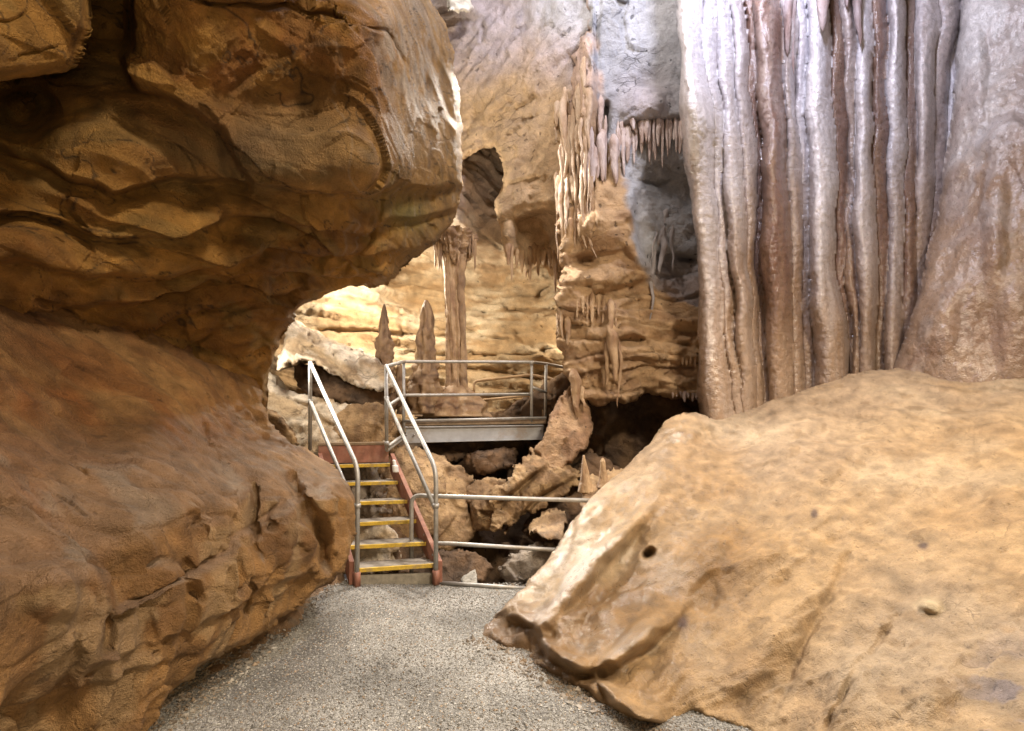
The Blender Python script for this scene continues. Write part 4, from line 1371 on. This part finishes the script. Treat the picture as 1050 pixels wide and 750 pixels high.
# ---- leaning slab right of the bridge
rock('leaning_slab', [(590, 392), (600, 396), (606, 420), (607, 445), (600, 462), (582, 476), (570, 487), (562, 484), (552, 470), (548, 462), (558, 445), (566, 424), (576, 404)],
     [(590, 395, 6.1), (605, 430, 5.9), (552, 465, 5.8), (570, 480, 5.65), (590, 450, 5.75), (570, 430, 5.9)], B5, 'flat reddish brown slab leaning at the right end of the bridge', 'rock slab', A=0.45, rnd=(5, 0.1), s=1.3)
rock('leaning_slab', [(548, 460), (562, 466), (578, 474), (592, 482), (600, 492), (582, 504), (566, 512), (552, 522), (540, 530), (528, 536), (514, 547), (500, 541), (503, 522), (498, 508), (512, 498), (524, 486), (536, 470)],
     [(550, 462, 5.95), (598, 490, 5.7), (575, 478, 5.65), (545, 488, 5.5), (520, 505, 5.45), (560, 512, 5.55), (530, 532, 5.4), (504, 538, 5.45), (502, 510, 5.6)], B1,
     'bark-like tan slab running down left from the reddish leaning slab', 'rock slab', A=0.5, fl=0.07, rnd=(4, 0.08), s=1.1, warp=(5, 9),
     steps=[([(496, 530), (520, 512), (545, 490), (572, 470)], 0.16, 12, 2), ([(505, 548), (532, 528), (560, 506), (600, 480)], 0.10, 8, 2)],
     cracks=[([(504, 524), (524, 508), (540, 496), (556, 480)], 2.5, 0.16), ([(522, 540), (545, 520), (575, 498)], 2.0, 0.12), ([(530, 500), (536, 515), (530, 530)], 1.5, 0.08)])
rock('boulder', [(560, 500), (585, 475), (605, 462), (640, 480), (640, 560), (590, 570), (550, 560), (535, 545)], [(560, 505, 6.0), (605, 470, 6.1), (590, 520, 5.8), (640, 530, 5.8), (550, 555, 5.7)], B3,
     'big boulder painted dark brown for the shadow behind the leaning slab and its fins', 'boulder', A=1.0, thick=0.7)
# ---- pit rocks seen between the barrier rails
rock('boulder', [(542, 540), (552, 530), (565, 522), (580, 524), (582, 538), (576, 550), (560, 552), (545, 550)], [(545, 542, 5.0), (580, 530, 5.0), (562, 540, 4.85)], B1,
     'small jagged tan rock between the two barrier rails', 'boulder', A=0.8, s=1.2, fl=0.03)
rock('boulder', [(510, 585), (522, 570), (545, 560), (565, 556), (580, 565), (580, 590), (550, 596), (520, 602)], [(512, 588, 4.9), (575, 565, 4.9), (545, 578, 4.75), (560, 595, 4.7)], B4,
     'flat grey brown rock below the lower barrier rail', 'boulder', A=0.8, s=1.2)
rock('boulder', [(472, 594), (478, 586), (486, 584), (490, 592), (488, 600), (474, 602)], [(474, 595, 4.75), (488, 590, 4.75), (481, 594, 4.68)], (np.array([0.6, 0.58, 0.52]), np.array([0.45, 0.42, 0.36])),
     'small white stone at the edge of the path below the barrier', 'boulder', A=0.4, s=1.0, rnd=(5, 0.08), thick=0.15)
rock('boulder', [(448, 566), (475, 566), (500, 572), (506, 585), (495, 600), (448, 606)], [(448, 570, 5.3), (500, 575, 5.3), (475, 590, 5.1)], B3,
     'dark brown rock below the lower barrier rail, right of the stair post', 'boulder', A=1.0, s=1.3)
rock('white_knob', [(458, -30), (470, -25), (482, -8), (485, 6), (480, 14), (470, 16), (460, 10)], [(460, -25, 6.7), (482, 0, 6.6), (472, 5, 6.5)], (np.array([0.78, 0.74, 0.66]), np.array([0.7, 0.64, 0.55])),  # near-white colour stands in for strong lamplight on the knob
     'rock knob painted white for the lamplight on it, poking out high on the wall beside the overhang', 'rock knob', A=0.4, rnd=(7, 0.15), s=1.3, mat=M_GREY)

# ================================================================== ground
def ground_sheet():
    xs = np.linspace(-3.2, 3.4, 130)
    ys = np.linspace(-3.0, 4.42, 150)
    X, Y = np.meshgrid(xs, ys)
    ye = np.interp(X[0], [-3.2, -1.4, -0.66, 0.1, 3.4], [4.6, 4.5, 4.36, 4.2, 4.15])
    Yn = -3.0 + (Y + 3.0) / 7.42 * (ye[None, :] + 3.0)
    P = np.stack([X.ravel(), Yn.ravel(), np.zeros(X.size)], 1)
    P[:, 2] = 0.018 * fbm(P * np.array([1.5, 1.5, 1]), 3) + 0.05 * sstep(-1.25, -1.7, P[:, 0]) - 0.012
    n = len(xs)
    Q = [(i * n + j, i * n + j + 1, (i + 1) * n + j + 1, (i + 1) * n + j) for i in range(len(ys) - 1) for j in range(n - 1)]
    # drop into the pit
    a = (len(ys) - 1) * n
    edge = P[a:a + n] + np.array([0, 0.15, -1.3])
    P = np.vstack([P, edge])
    b = len(P) - n
    Q += [(a + j, a + j + 1, b + j + 1, b + j) for j in range(n - 1)]
    o = build('gravel_path', P, None, M_GRAVEL, None, True, None, quads=Q)
    tag(o, kind='structure')
    return o


ground_sheet()


def pit_floor():
    xs = np.linspace(-5, 6, 120)
    ys = np.linspace(4.1, 11, 80)
    X, Y = np.meshgrid(xs, ys)
    P = np.stack([X.ravel(), Y.ravel(), np.zeros(X.size) - 0.75], 1)
    w, _, _ = worley(P * 1.8)
    P[:, 2] += 0.25 * fbm(P * 0.9, 4) + 0.12 * np.clip(w, -1, 1)
    n = len(xs)
    Q = [(i * n + j, i * n + j + 1, (i + 1) * n + j + 1, (i + 1) * n + j) for i in range(len(ys) - 1) for j in range(n - 1)]
    c = mix(np.array([0.2, 0.13, 0.08]), np.array([0.12, 0.08, 0.05]), sstep(-.3, .3, fbm(P * 2, 3)))
    tag(build('pit_floor', P, None, M_PIT, None, True, c, quads=Q), kind='structure')


pit_floor()


def pebbles(n=62000):
    """loose chips lying on the path"""
    r = np.random.RandomState(3)
    # denser near the camera where single chips are resolved
    y = 1.5 + (4.36 - 1.5) * r.rand(n) ** 1.25
    x = -1.75 + 2.9 * r.rand(n)
    keep = np.ones(n, bool)
    zz = 0.018 * fbm(np.stack([x * 1.5, y * 1.5, np.zeros(n)], 1), 3) + 0.05 * sstep(-1.25, -1.7, x) - 0.012
    sz = 0.0026 + 0.0046 * r.rand(n) ** 2.2
    # coarser rubble gathered along the foot of the rocks
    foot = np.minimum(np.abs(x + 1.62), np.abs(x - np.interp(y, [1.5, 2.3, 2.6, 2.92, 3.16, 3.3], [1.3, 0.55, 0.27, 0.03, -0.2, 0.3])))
    big = (foot < 0.16) & (r.rand(n) < 0.22)
    sz = np.where(big, sz + 0.012 * r.rand(n) ** 2, sz)
    base = np.array([[1, 0, 0], [-1, 0, 0], [0, 1, 0], [0, -1, 0], [0, 0, 1], [0, 0, -1]], float)
    fc = np.array([[0, 2, 4], [2, 1, 4], [1, 3, 4], [3, 0, 4], [2, 0, 5], [1, 2, 5], [3, 1, 5], [0, 3, 5]])
    V = base[None] * (0.65 + 0.7 * r.rand(n, 6, 1)) * np.array([1, 1, 0.75])
    V += 0.25 * r.normal(size=V.shape)
    a = r.rand(n) * 6.283
    ca, sa = np.cos(a)[:, None], np.sin(a)[:, None]
    W = V.copy()
    W[:, :, 0] = V[:, :, 0] * ca - V[:, :, 1] * sa
    W[:, :, 1] = V[:, :, 0] * sa + V[:, :, 1] * ca
    W = W * sz[:, None, None] + np.stack([x, y, zz + sz * 0.35], 1)[:, None]
    T = (np.arange(n)[:, None, None] * 6 + fc[None]).reshape(-1, 3)
    g = r.rand(n)
    c = mix(np.array([0.15, 0.142, 0.13]), np.array([0.50, 0.485, 0.45]), g ** 1.3)
    c = mix(c, np.array([0.34, 0.22, 0.12]), 0.6 * (r.rand(n) > 0.86))
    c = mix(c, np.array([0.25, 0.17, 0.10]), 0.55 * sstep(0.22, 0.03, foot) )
    c = c * np.clip(1.0 + 0.5 * fbm(np.stack([x * 1.3, y * 1.3, x * 0 + 2], 1), 3), 0.6, 1.4)[:, None]
    c = np.repeat(c, 6, 0)
    o = build('gravel', W.reshape(-1, 3), T, M_PEBBLE, None, False, c, quads=np.zeros((0, 4), np.int32))
    tag(o, kind='stuff')


pebbles()


def shell():
    """rock mass enclosing the chambers far behind everything"""
    nu, nv = 90, 60
    th = np.linspace(-0.15 * math.pi, 1.15 * math.pi, nu)
    ph = np.linspace(-0.35, 1.25, nv)
    U, Vv = np.meshgrid(th, ph)
    P = np.stack([11 * np.cos(U) * np.cos(Vv), 1 + 12.5 * np.sin(U) * np.cos(Vv), 0 + 10 * np.sin(Vv)], -1).reshape(-1, 3)
    P += 0.8 * fbm(P * 0.35, 4)[:, None] * P / np.linalg.norm(P, axis=1)[:, None]
    n = nu
    Q = [(i * n + j, i * n + j + 1, (i + 1) * n + j + 1, (i + 1) * n + j) for i in range(nv - 1) for j in range(n - 1)]
    c = mix(np.array([0.34, 0.22, 0.12]), np.array([0.24, 0.16, 0.1]), sstep(-.3, .3, fbm(P * 0.8, 4)))
    tag(build('cave_rock', P, None, M_BACK, None, True, c, quads=Q), kind='structure')

# ================================================================== staircase
stairs = empty('staircase', tuple(at(405, 600, 4.25)), 'steel staircase with yellow edged treads, red stringers and galvanised handrails', 'staircase')
# treads: left px, right px, y left, y right, depth left / right
TR = [(364, 448, 583.5, 578, 4.24, 4.31), (355, 437, 560, 556, 4.47, 4.54), (350, 428, 537, 533, 4.70, 4.77), (345, 418, 515.5, 513, 4.93, 5.00), (340, 408, 495.5, 493.5, 5.16, 5.23), (333, 400, 477, 475.5, 5.38, 5.45)]
for i, (xa, xb, ya, yb, da, db) in enumerate(TR):
    a, b = at(xa, ya, da), at(xb, yb, db)
    v = at(xa - 6, ya, da + 0.215) * np.array([1, 1, 0]) - a * np.array([1, 1, 0])
    v[2] = 0
    v = np.array([-0.075, 0.21, 0.0])
    t = plank('tread', a + np.array([0, 0.024, -0.003]), b + np.array([0, 0.024, -0.003]), v, 0.026, M_TREAD, stairs, 0.003)
    z0 = np.array([0, 0, 0.0])
    n_ = plank('nosing', a, b, np.array([-0.004, 0.022, 0]), 0.036, M_YEL, None, 0.004)
    n_.parent = t
    n_.location = tuple(np.array(n_.location) - np.array(t.location) - np.array(stairs.location))
# landing board and fascia
la, lb = at(326, 454.5, 5.5), at(398, 453.5, 5.62)
plank('landing', la + np.array([0, 0.0, 0.0]), lb, np.array([-0.2, 0.75, 0]), 0.03, M_WOOD, stairs, 0.004)
plank('fascia', la + np.array([0, 0.012, -0.032]), lb + np.array([0, 0.012, -0.032]), np.array([-0.003, 0.02, 0]), 0.20, M_RED, stairs, 0.003)
# stringers
def stringer(p_lo, p_hi, hgt, th):
    p_lo, p_hi = np.array(p_lo), np.array(p_hi)
    sgn = np.array([th, 0, 0])
    up = np.array([0, 0, hgt])
    return hull8('stringer', [p_lo, p_lo + sgn, p_hi + sgn, p_hi, p_lo + up, p_lo + sgn + up, p_hi + sgn + up, p_hi + up], M_RED, stairs, 0.004)


stringer(at(448.5, 600, 4.30), at(400, 484, 5.52), 0.21, 0.045)
stringer(at(358, 601, 4.235), at(326, 484, 5.42), 0.21, 0.045)
# low sill board under the first tread
plank('sill_board', at(366, 590, 4.27), at(446, 588, 4.34), np.array([0, 0.03, 0]), 0.10, M_CONC, stairs, 0.004)
RR = 0.0205


def handrail(top_hi, top_lo, foot, mid_hi, mid_lo, post_hi_foot, lo_d, hi_d):
    a, b, c = at(*top_hi), at(*top_lo), at(*foot)
    tube('handrail', [a, b, c], RR, M_GALV, stairs, 14, 0.13)
    tube('post', [a, at(*post_hi_foot)], RR, M_GALV, stairs, 14)
    tube('mid_rail', [at(*mid_hi), at(*mid_lo)], RR * 0.95, M_GALV, stairs, 14)
    f = at(*foot)
    tube('foot_plate', [f + np.array([0, 0, 0.004]), f + np.array([0, 0, 0.13])], 0.032, M_RED, stairs, 4)


handrail((396, 375, 5.5), (447, 481, 4.28), (447, 600, 4.28), (396.5, 409, 5.48), (446, 521, 4.3), (396.5, 462, 5.5), 4.28, 5.5)
handrail((318, 372, 5.4), (367, 480, 4.21), (366, 602, 4.21), (318.5, 412, 5.38), (365, 524, 4.24), (318, 462, 5.4), 4.21, 5.4)

for top, foot in ((at(447, 481, 4.28), at(447, 600, 4.28)), (at(367, 480, 4.21), at(366, 602, 4.21))):
    u = (foot - top)
    tube('collar', [top + u * 0.30, top + u * 0.335], RR * 1.35, M_GALV, stairs, 14)
for c_ in (at(396.5, 409, 5.49), at(396.5, 455, 5.5), at(318.5, 412, 5.39)):
    tube('collar', [c_ + np.array([0, 0, -0.025]), c_ + np.array([0, 0, 0.025])], RR * 1.35, M_GALV, stairs, 14)
sa, sb = at(450, 592, 4.285), at(402, 480, 5.5)
for k in range(6):
    b_ = sa + (sb - sa) * (0.10 + 0.16 * k) + np.array([0.0, -0.004, 0.08])
    tube('bolt', [b_ + np.array([0, 0.012, 0]), b_ + np.array([0, -0.012, 0])], 0.010, M_GALV, stairs, 6)

fix = empty('light_fitting', tuple(at(405, 482, 5.15)), 'small white cave light clipped to the right stair stringer below the landing', 'light fitting')
p = at(405, 480, 5.15)
drip('housing', p + np.array([0.01, 0, -0.045]), p + np.array([0.0, 0, 0.03]), 0.032, M_WHITE, (np.array([.8, .8, .8]), np.array([.75, .75, .75])), fix, prof=([0, .05, .9, 1], [0.9, 1, 1, .8]), seg=18, rings=12, flute=0, bumpy=0)
drip('cap', p + np.array([0.0, 0, 0.03]), p + np.array([-0.012, 0, 0.085]), 0.018, M_WHITE, (np.array([.8, .8, .8]), np.array([.75, .75, .75])), fix, prof=([0, .05, .9, 1], [1.0, 1, 1, .7]), seg=14, rings=8, flute=0, bumpy=0)

# ================================================================== bridge platform
br = empty('footbridge', tuple(at(487, 454, 6.6)), 'grey steel footbridge with galvanised pipe railing, spanning the pit right of the steps', 'footbridge')
D1, D2 = 6.35, 6.75
plank('beam', at(416, 438.5, D1), at(557, 436.5, D2), np.array([0.02, 0.06, 0]), 0.19, M_BEAM, br, 0.006)
plank('beam_flange', at(415, 437.6, D1 - 0.04), at(557, 435.8, D2 - 0.04), np.array([0.02, 0.10, 0]), 0.016, M_BEAM, br, 0.003)
plank('beam_flange', at(415, 453.5, D1 - 0.04), at(557, 450.0, D2 - 0.04), np.array([0.02, 0.10, 0]), 0.014, M_BEAM, br, 0.003)
plank('deck', at(414, 432.3, D1 + 0.01), at(560, 430.2, D2 + 0.01), np.array([0.1, 1.1, 0]), 0.06, M_WOOD, br, 0.006)
rA = at(414, 371, D1)
top = [at(397, 375.5, 5.52), rA, at(545, 371.5, D2), at(562, 373.5, D2 + 0.25), at(592, 380, D2 + 0.35)]
tube('top_rail', top, RR, M_GALV, br, 14, 0.05)
tube('mid_rail', [at(397, 417, 5.5), at(414, 405.5, D1), at(545, 404.5, D2)], RR * 0.95, M_GALV, br, 14, 0.05)
tube('mid_rail', [at(545, 397, D2), at(560, 402.5, D2 + 0.2)], RR * 0.95, M_GALV, br, 14)
tube('toe_rail', [at(414, 432.0, D1 - 0.03), at(560, 428.6, D2 - 0.03)], RR * 0.9, M_GALV, br, 14)
tube('toe_rail', [at(397, 462, 5.5), at(414, 449, 6.2)], RR * 0.9, M_GALV, br, 14)
tube('toe_rail', [at(399, 457, 5.5), at(414, 446, 6.2)], RR * 0.9, M_GALV, br, 14)
tube('post', [rA, at(414, 450, D1 - 0.02)], RR, M_GALV, br, 14)
tube('post', [at(545, 371.5, D2), at(545, 433, D2 - 0.02)], RR, M_GALV, br, 14)
tube('post', [at(560, 373.2, D2 + 0.22), at(559, 430, D2 + 0.22)], RR, M_GALV, br, 14)

for xx, yy, dd in ((414, 446, D1 - 0.045), (545, 441, D2 - 0.04)):
    for k in (-4, 4):
        b_ = at(xx + 6 + k, yy, dd)
        tube('bolt', [b_ + np.array([0, 0.06, 0]), b_ + np.array([0, 0.015, 0])], 0.013, M_GALV, br, 6)
for c_ in (at(545, 404.5, D2), at(545, 372.5, D2), at(414, 405.5, D1)):
    tube('collar', [c_ + np.array([0, 0, -0.03]), c_ + np.array([0, 0, 0.03])], RR * 1.3, M_GALV, br, 14)

far = empty('railing', tuple(at(530, 428, 7.5)), 'thin tan railing on the far side of the chamber, seen through the bridge railing', 'railing')
tube('top_rail', [at(486, 403, 7.6), at(486, 391, 7.6), at(545, 384.5, 7.4), at(586, 394, 7.2)], 0.022, M_BROWNPIPE, far, 10, 0.08)
tube('mid_rail', [at(488, 411, 7.6), at(545, 405.5, 7.4), at(572, 408, 7.2)], 0.020, M_BROWNPIPE, far, 10, 0.08)
tube('post', [at(486, 400, 7.6), at(486, 432, 7.6)], 0.02, M_BROWNPIPE, far, 10)
tube('post', [at(557, 386, 7.35), at(557, 432, 7.35)], 0.02, M_BROWNPIPE, far, 10)

# ================================================================== barrier beside the pit
ba = empty('barrier', tuple(at(520, 600, 4.45)), 'galvanised pipe barrier along the pit edge, between the steps and the mound', 'barrier')
tube('top_rail', [at(422, 600, 4.62), at(422, 508, 4.62), at(460, 509.5, 4.55), at(625, 514, 4.38)], 0.020, M_GALV, ba, 14, 0.09)
tube('mid_rail', [at(422, 557, 4.62), at(460, 557.5, 4.55), at(600, 566, 4.38)], 0.019, M_GALV, ba, 14)
tube('kerb_pipe', [at(448, 597.5, 4.32), at(500, 601, 4.24), at(545, 604, 4.16)], 0.017, M_GALV, ba, 14)

# ================================================================== dripstone
bpy.context.view_layer.update()
DG = bpy.context.evaluated_depsgraph_get()


def rock_depth(px, py, default):
    v = at(px, py, 1.0) - np.array([0, 0, EYE])
    ok, hit, *_ = scene.ray_cast(DG, (0, 0, EYE), tuple(v / np.linalg.norm(v)))
    return hit[1] if ok else default


ST = (np.array([0.52, 0.36, 0.21]), np.array([0.28, 0.165, 0.09]))
STB = (np.array([0.42, 0.28, 0.155]), np.array([0.20, 0.12, 0.068]))
STP = (np.array([0.56, 0.47, 0.44]), np.array([0.40, 0.29, 0.24]))
STG = (np.array([0.52, 0.48, 0.48]), np.array([0.38, 0.32, 0.31]))
STW = (np.array([0.55, 0.42, 0.30]), np.array([0.42, 0.28, 0.17]))

c1 = empty('dripstone_column', tuple(at(467, 402, 7.1)), 'tall slender brown column joining floor and ceiling behind the bridge railing', 'cave column')
PX = 7.1 / F
drip('shaft', at(468, 402, 7.1), at(466, 252, 7.1), 9.5 * PX, M_SPEL, ST, c1, prof=([0, .08, .3, .6, .85, 1], [1.05, .82, .86, .9, 1.05, 1.3]), seg=60, rings=120, flute=0.36, bumpy=0.16, sway=0.012, seed=2.2, sc=3)
drip('shaft_rib', at(476, 402, 7.0), at(473, 262, 7.02), 4.2 * PX, M_SPEL, STB, c1, prof=([0, .1, .5, 1], [1.2, .9, .8, 1.1]), seg=18, rings=70, flute=0.3, bumpy=0.3, sway=0.015, seed=5.2)
drip('shaft_rib', at(460, 400, 7.02), at(459, 262, 7.05), 3.4 * PX, M_SPEL, ST, c1, prof=([0, .1, .5, 1], [1.2, .9, .8, 1.1]), seg=16, rings=70, flute=0.3, bumpy=0.3, sway=0.015, seed=8.2)
drip('flared_head', at(467, 274, 7.1), at(467, 240, 7.1), 11.5 * PX, M_SPEL, STB, c1, prof=([0, .15, .5, .8, 1], [.7, .95, 1.2, 1.5, 1.6]), seg=90, rings=60, flute=0.4, bumpy=0.3, seed=9.1, sc=5)
for k in range(14):
    xx = 446 + k * 3.2
    drip('rootlet', at(xx, 244 + 4 * math.sin(k), 7.02), at(xx + random.uniform(-1, 1), 262 + random.uniform(0, 18), 6.98), 2.2 * PX, M_SPEL, STB, c1, seg=9, rings=16, flute=0.3, bumpy=0.3, sway=0.05, seed=k * 3.7)
drip('base_mound', at(466, 428, 7.1), at(468, 396, 7.1), 30 * PX, M_SPEL, ST, c1, prof=([0, .5, .8, 1], [1.1, .95, .6, .35]), seg=36, rings=30, flute=0.25, bumpy=0.35, seed=4.1, sc=3)

o = drip('stalagmite', at(395, 420, 6.7), at(394, 312, 6.7), 11 * 6.7 / F, M_SPEL, STB, prof=([0, .3, .55, .62, .75, .9, 1], [1.0, .85, .7, .8, .45, .3, .06]), seg=30, rings=80, flute=0.2, bumpy=0.45, seed=12.3, sc=3.5)
tag(o, 'knobbly brown stalagmite with a sharp tip, leftmost behind the bridge railing', 'stalagmite')
o = drip('stalagmite', at(436, 425, 6.9), at(437, 308, 6.9), 16 * 6.9 / F, M_SPEL, STB, prof=([0, .25, .45, .5, .62, .8, .93, 1], [1.0, .95, .62, .56, .58, .4, .28, .06]), seg=34, rings=90, flute=0.25, bumpy=0.45, seed=15.9, sc=3.5)
tag(o, 'stout stalagmite with a wide rough base, between the pointed stalagmite and the tall column', 'stalagmite')
o = drip('stalagmite', at(411, 425, 6.8), at(410, 372, 6.8), 4.5 * 6.8 / F, M_SPEL, STB, prof=([0, .5, .9, 1], [1.0, .95, .8, .2]), seg=16, rings=40, flute=0.2, bumpy=0.3, seed=18.3)
tag(o, 'short thin stalagmite standing beside the left post of the bridge railing', 'stalagmite')
o = drip('stalagmite', at(601, 505, 4.75), at(598.5, 467, 4.75), 7.5 * 4.75 / F, M_SPEL, ST, prof=([0, .3, .6, 1], [1.1, .75, .5, .12]), seg=20, rings=36, flute=0.15, bumpy=0.15, seed=21.3)
tag(o, 'small pointed stalagmite on the far edge of the mound, taller one of a pair', 'stalagmite')
o = drip('stalagmite', at(619, 500, 4.75), at(618, 470, 4.75), 5.5 * 4.75 / F, M_SPEL, ST, prof=([0, .3, .6, .9, 1], [1.3, .8, .6, .5, .15]), seg=20, rings=36, flute=0.15, bumpy=0.15, seed=23.3)
tag(o, 'small blunt stalagmite on the far edge of the mound, shorter one of a pair', 'stalagmite')
rock('boulder', [(594, 500), (606, 490), (622, 486), (640, 480), (650, 490), (620, 520), (598, 520)], [(596, 502, 4.75), (640, 484, 4.9), (610, 510, 4.6)], B1, 'low tan rock carrying the two small stalagmites behind the mound', 'boulder', A=0.4, s=1.3, rnd=(8, 0.1), thick=0.25)


def tites(rows, d, cols, label, group, sway=0.02, flat=1.0):
    """each stalactite: x root, y root, x tip, y tip, half width in px"""
    rv = random.Random(len(rows) * 7 + int(rows[0][0]))
    for i, (xa, ya, xb, yb, hw) in enumerate(rows):
        hw *= rv.uniform(0.7, 1.9)
        yb = ya + (yb - ya) * rv.uniform(0.5, 1.15)
        xb += rv.uniform(-0.03, 0.03) * (yb - ya)
        dr = rock_depth(xa, ya, d)
        dr = dr if abs(dr - d) < 0.6 else d
        dt = min([dr] + [rock_depth(xa + (xb - xa) * k, ya + (yb - ya) * k, d + 9) - 0.35 * hw * d / F for k in (0.15, 0.35, 0.55, 0.75, 1.0)])
        dd = max(dt, d - 0.6)
        dr = min(dr, dd + 0.08)
        o = drip('stalactite', at(xa, ya - 1, dr + 0.02), at(xb, yb, dd), hw * dd / F, M_SPEL, cols, seg=12, rings=30, flute=0.3, bumpy=0.28, sway=sway, seed=xa * 0.37 + ya * 0.11, flat=flat)
        tag(o, label, 'stalactite', group)


r = random.Random(8)
fr = []
for x, yt, yb, hw in ((634, 132, 172, 2.6), (639, 128, 183, 2.8), (644, 128, 186, 2.6), (650, 134, 166, 2), (653, 128, 170, 2.3), (658, 132, 160, 2), (662, 126, 165, 2.4), (667, 128, 164, 2.2), (671, 126, 166, 2.3),
                      (675, 122, 166, 2.6), (679, 122, 167, 2.2), (684, 124, 152, 2.0), (687, 122, 158, 2.3), (692, 120, 166, 2.6), (696, 122, 171, 2.6), (700, 124, 158, 2), (656, 128, 150, 1.6), (682, 126, 146, 1.6), (665, 128, 147, 1.5), (647, 132, 150, 1.6)):
    fr.append((x, yt, x + r.uniform(-0.8, 0.8), yb, hw))
for k in range(26):
    x = 633 + 70 * (k + r.random()) / 26
    fr.append((x, 124 + r.uniform(-3, 8), x + r.uniform(-1, 1), 140 + r.uniform(0, 26), r.uniform(1.2, 2.6)))
tites(fr, 5.72, STP, 'thin stalactite in the pale fringe hanging across the grey wall left of the curtain', 'fringe of stalactites on the grey wall')
tites([(617, 135, 618, 224, 5.5), (629, 140, 630, 202, 3.6), (609, 150, 609.5, 217, 3.6), (602, 140, 602, 206, 3.2), (624, 142, 624, 190, 2.6), (613, 150, 613, 196, 2.6), (621, 120, 621, 188, 2.8), (606, 132, 606, 190, 2.4), (615, 100, 615, 170, 3.2), (633, 138, 634, 178, 2.4)], 5.68, STP,
      'long lavender stalactite in the group hanging from the upper edge of the pillar', 'long stalactites on the pillar edge')
lf = []
for x, yt, yb, hw in ((572, 105, 150, 2.2), (576, 110, 168, 2.4), (580, 95, 182, 2.6), (584, 120, 200, 2.6), (588, 110, 190, 2.6), (592, 90, 212, 3.2), (596, 120, 196, 2.6), (581, 180, 243, 2.6), (574, 150, 205, 2.2), (586, 170, 215, 2.2), (570, 130, 160, 1.8), (590, 160, 222, 2.0), (599, 60, 160, 3.5), (578, 160, 222, 2.2)):
    lf.append((x, yt, x + r.uniform(-1.5, 1), yb, hw))
for k in range(30):
    x = r.uniform(566, 606)
    y0 = r.uniform(70, 190) + (606 - x) * 0.6
    lf.append((x, y0, x + r.uniform(-2, 2), y0 + r.uniform(22, 80), r.uniform(1.4, 3.4)))
tites(lf, 5.95, STW, 'rusty tan stalactite strand hanging down the left edge of the pillar', 'strands on the left edge of the pillar', 0.035)
tites([(594, 222, 608, 279, 2.6), (597, 240, 602, 262, 1.8), (600, 236, 612, 270, 1.6)], 5.7, STW, 'thin slanting stalactite below the strands, against the tan middle of the pillar', 'slanting stalactites', 0.03)
tites([(683, 216, 676, 302, 3.6), (679, 224, 670, 328, 3.2), (688, 212, 686, 284, 2.8), (674, 236, 668, 300, 2.0)], 5.95, (np.array([0.38, 0.35, 0.355]), np.array([0.26, 0.235, 0.235])),
      'crooked grey stalactite in the small cluster hanging alone down the smooth grey wall', 'crooked stalactites on the smooth grey wall', 0.05)
nose = []
for x, yt, yb, hw in ((521, 250, 290, 2.4), (525, 252, 287, 2.0), (530, 256, 283, 2.0), (534, 255, 286, 2.2), (538, 250, 293, 2.2), (543, 254, 294, 2.4), (548, 250, 278, 1.8), (552, 252, 284, 2.2), (558, 256, 290, 2.2), (564, 255, 293, 2.4), (569, 258, 296, 2.2)):
    nose.append((x, yt, x + r.uniform(-0.8, 0.8), yb, hw))
tites(nose, 6.7, ST, 'small brown stalactite under the jagged nose of the sloping wall', 'stalactites under the nose')
mid = []
for x, yt, yb, hw in ((597, 304, 326, 2), (602, 302, 328, 2.2), (607, 300, 329, 2.2), (613, 302, 326, 2), (619, 304, 338, 2.3), (626, 308, 348, 2.6), (592, 308, 330, 1.8), (631, 312, 340, 1.8)):
    mid.append((x, yt, x + r.uniform(-0.8, 0.8), yb, hw))
tites(mid, 5.6, ST, 'short tan stalactite in the row over a dark pocket of the pillar', 'row over the dark pocket')
tites([(625, 335, 629, 404, 4.0), (633, 345, 633.5, 414, 2.6), (621, 350, 622, 392, 2.4), (617, 372, 619, 398, 2.0)], 5.62, ST, 'long tan stalactite in the lower cluster, above the dark hollow', 'lower cluster above the hollow', 0.04)
tites([(588, 380, 594, 450, 4.2), (594, 395, 600, 432, 2.8), (585, 370, 587, 420, 2.6)], 5.75, ST, 'drooping tan stalactite at the right end of the bridge', 'stalactites at the end of the bridge', 0.06)
tites([(576, 318, 577, 371, 2.6), (582, 325, 583, 360, 2.2), (572, 322, 573, 350, 1.8)], 5.8, ST, 'root-like tan strand on the pillar edge just above the bridge railing', 'strands above the bridge railing', 0.04)
teeth = [(690, 402, 690, 409, 1.4), (694, 402, 694, 411, 1.6), (698, 402, 698, 410, 1.6), (702, 402, 702, 413, 1.8), (706, 403, 706, 411, 1.6), (710, 403, 710, 412, 1.6), (714, 403, 714, 410, 1.5)]
tites(teeth, 5.72, STP, 'tiny pale stalactite tooth along the lowest bed of the pillar', 'teeth on the lowest bed')
tites([(700, 366, 700, 377, 1.6), (704, 366, 704, 376, 1.5), (708, 366, 708, 378, 1.7), (713, 366, 713, 377, 1.6)], 5.72, ST, 'tiny tan stalactite tooth under the middle bed of the pillar', 'teeth on the middle bed')
tites([(806, -60, 807, 62, 5.5), (814, -60, 815, 60, 4.5), (842, -60, 841, 42, 6.0), (868, -60, 868, 30, 4), (880, -60, 881, 40, 4)], 5.08, (np.array([0.5, 0.42, 0.42]), np.array([0.28, 0.19, 0.17])),
      'purplish stalactite hanging in front of the upper flowstone curtain', 'stalactites on the curtain')
shell()
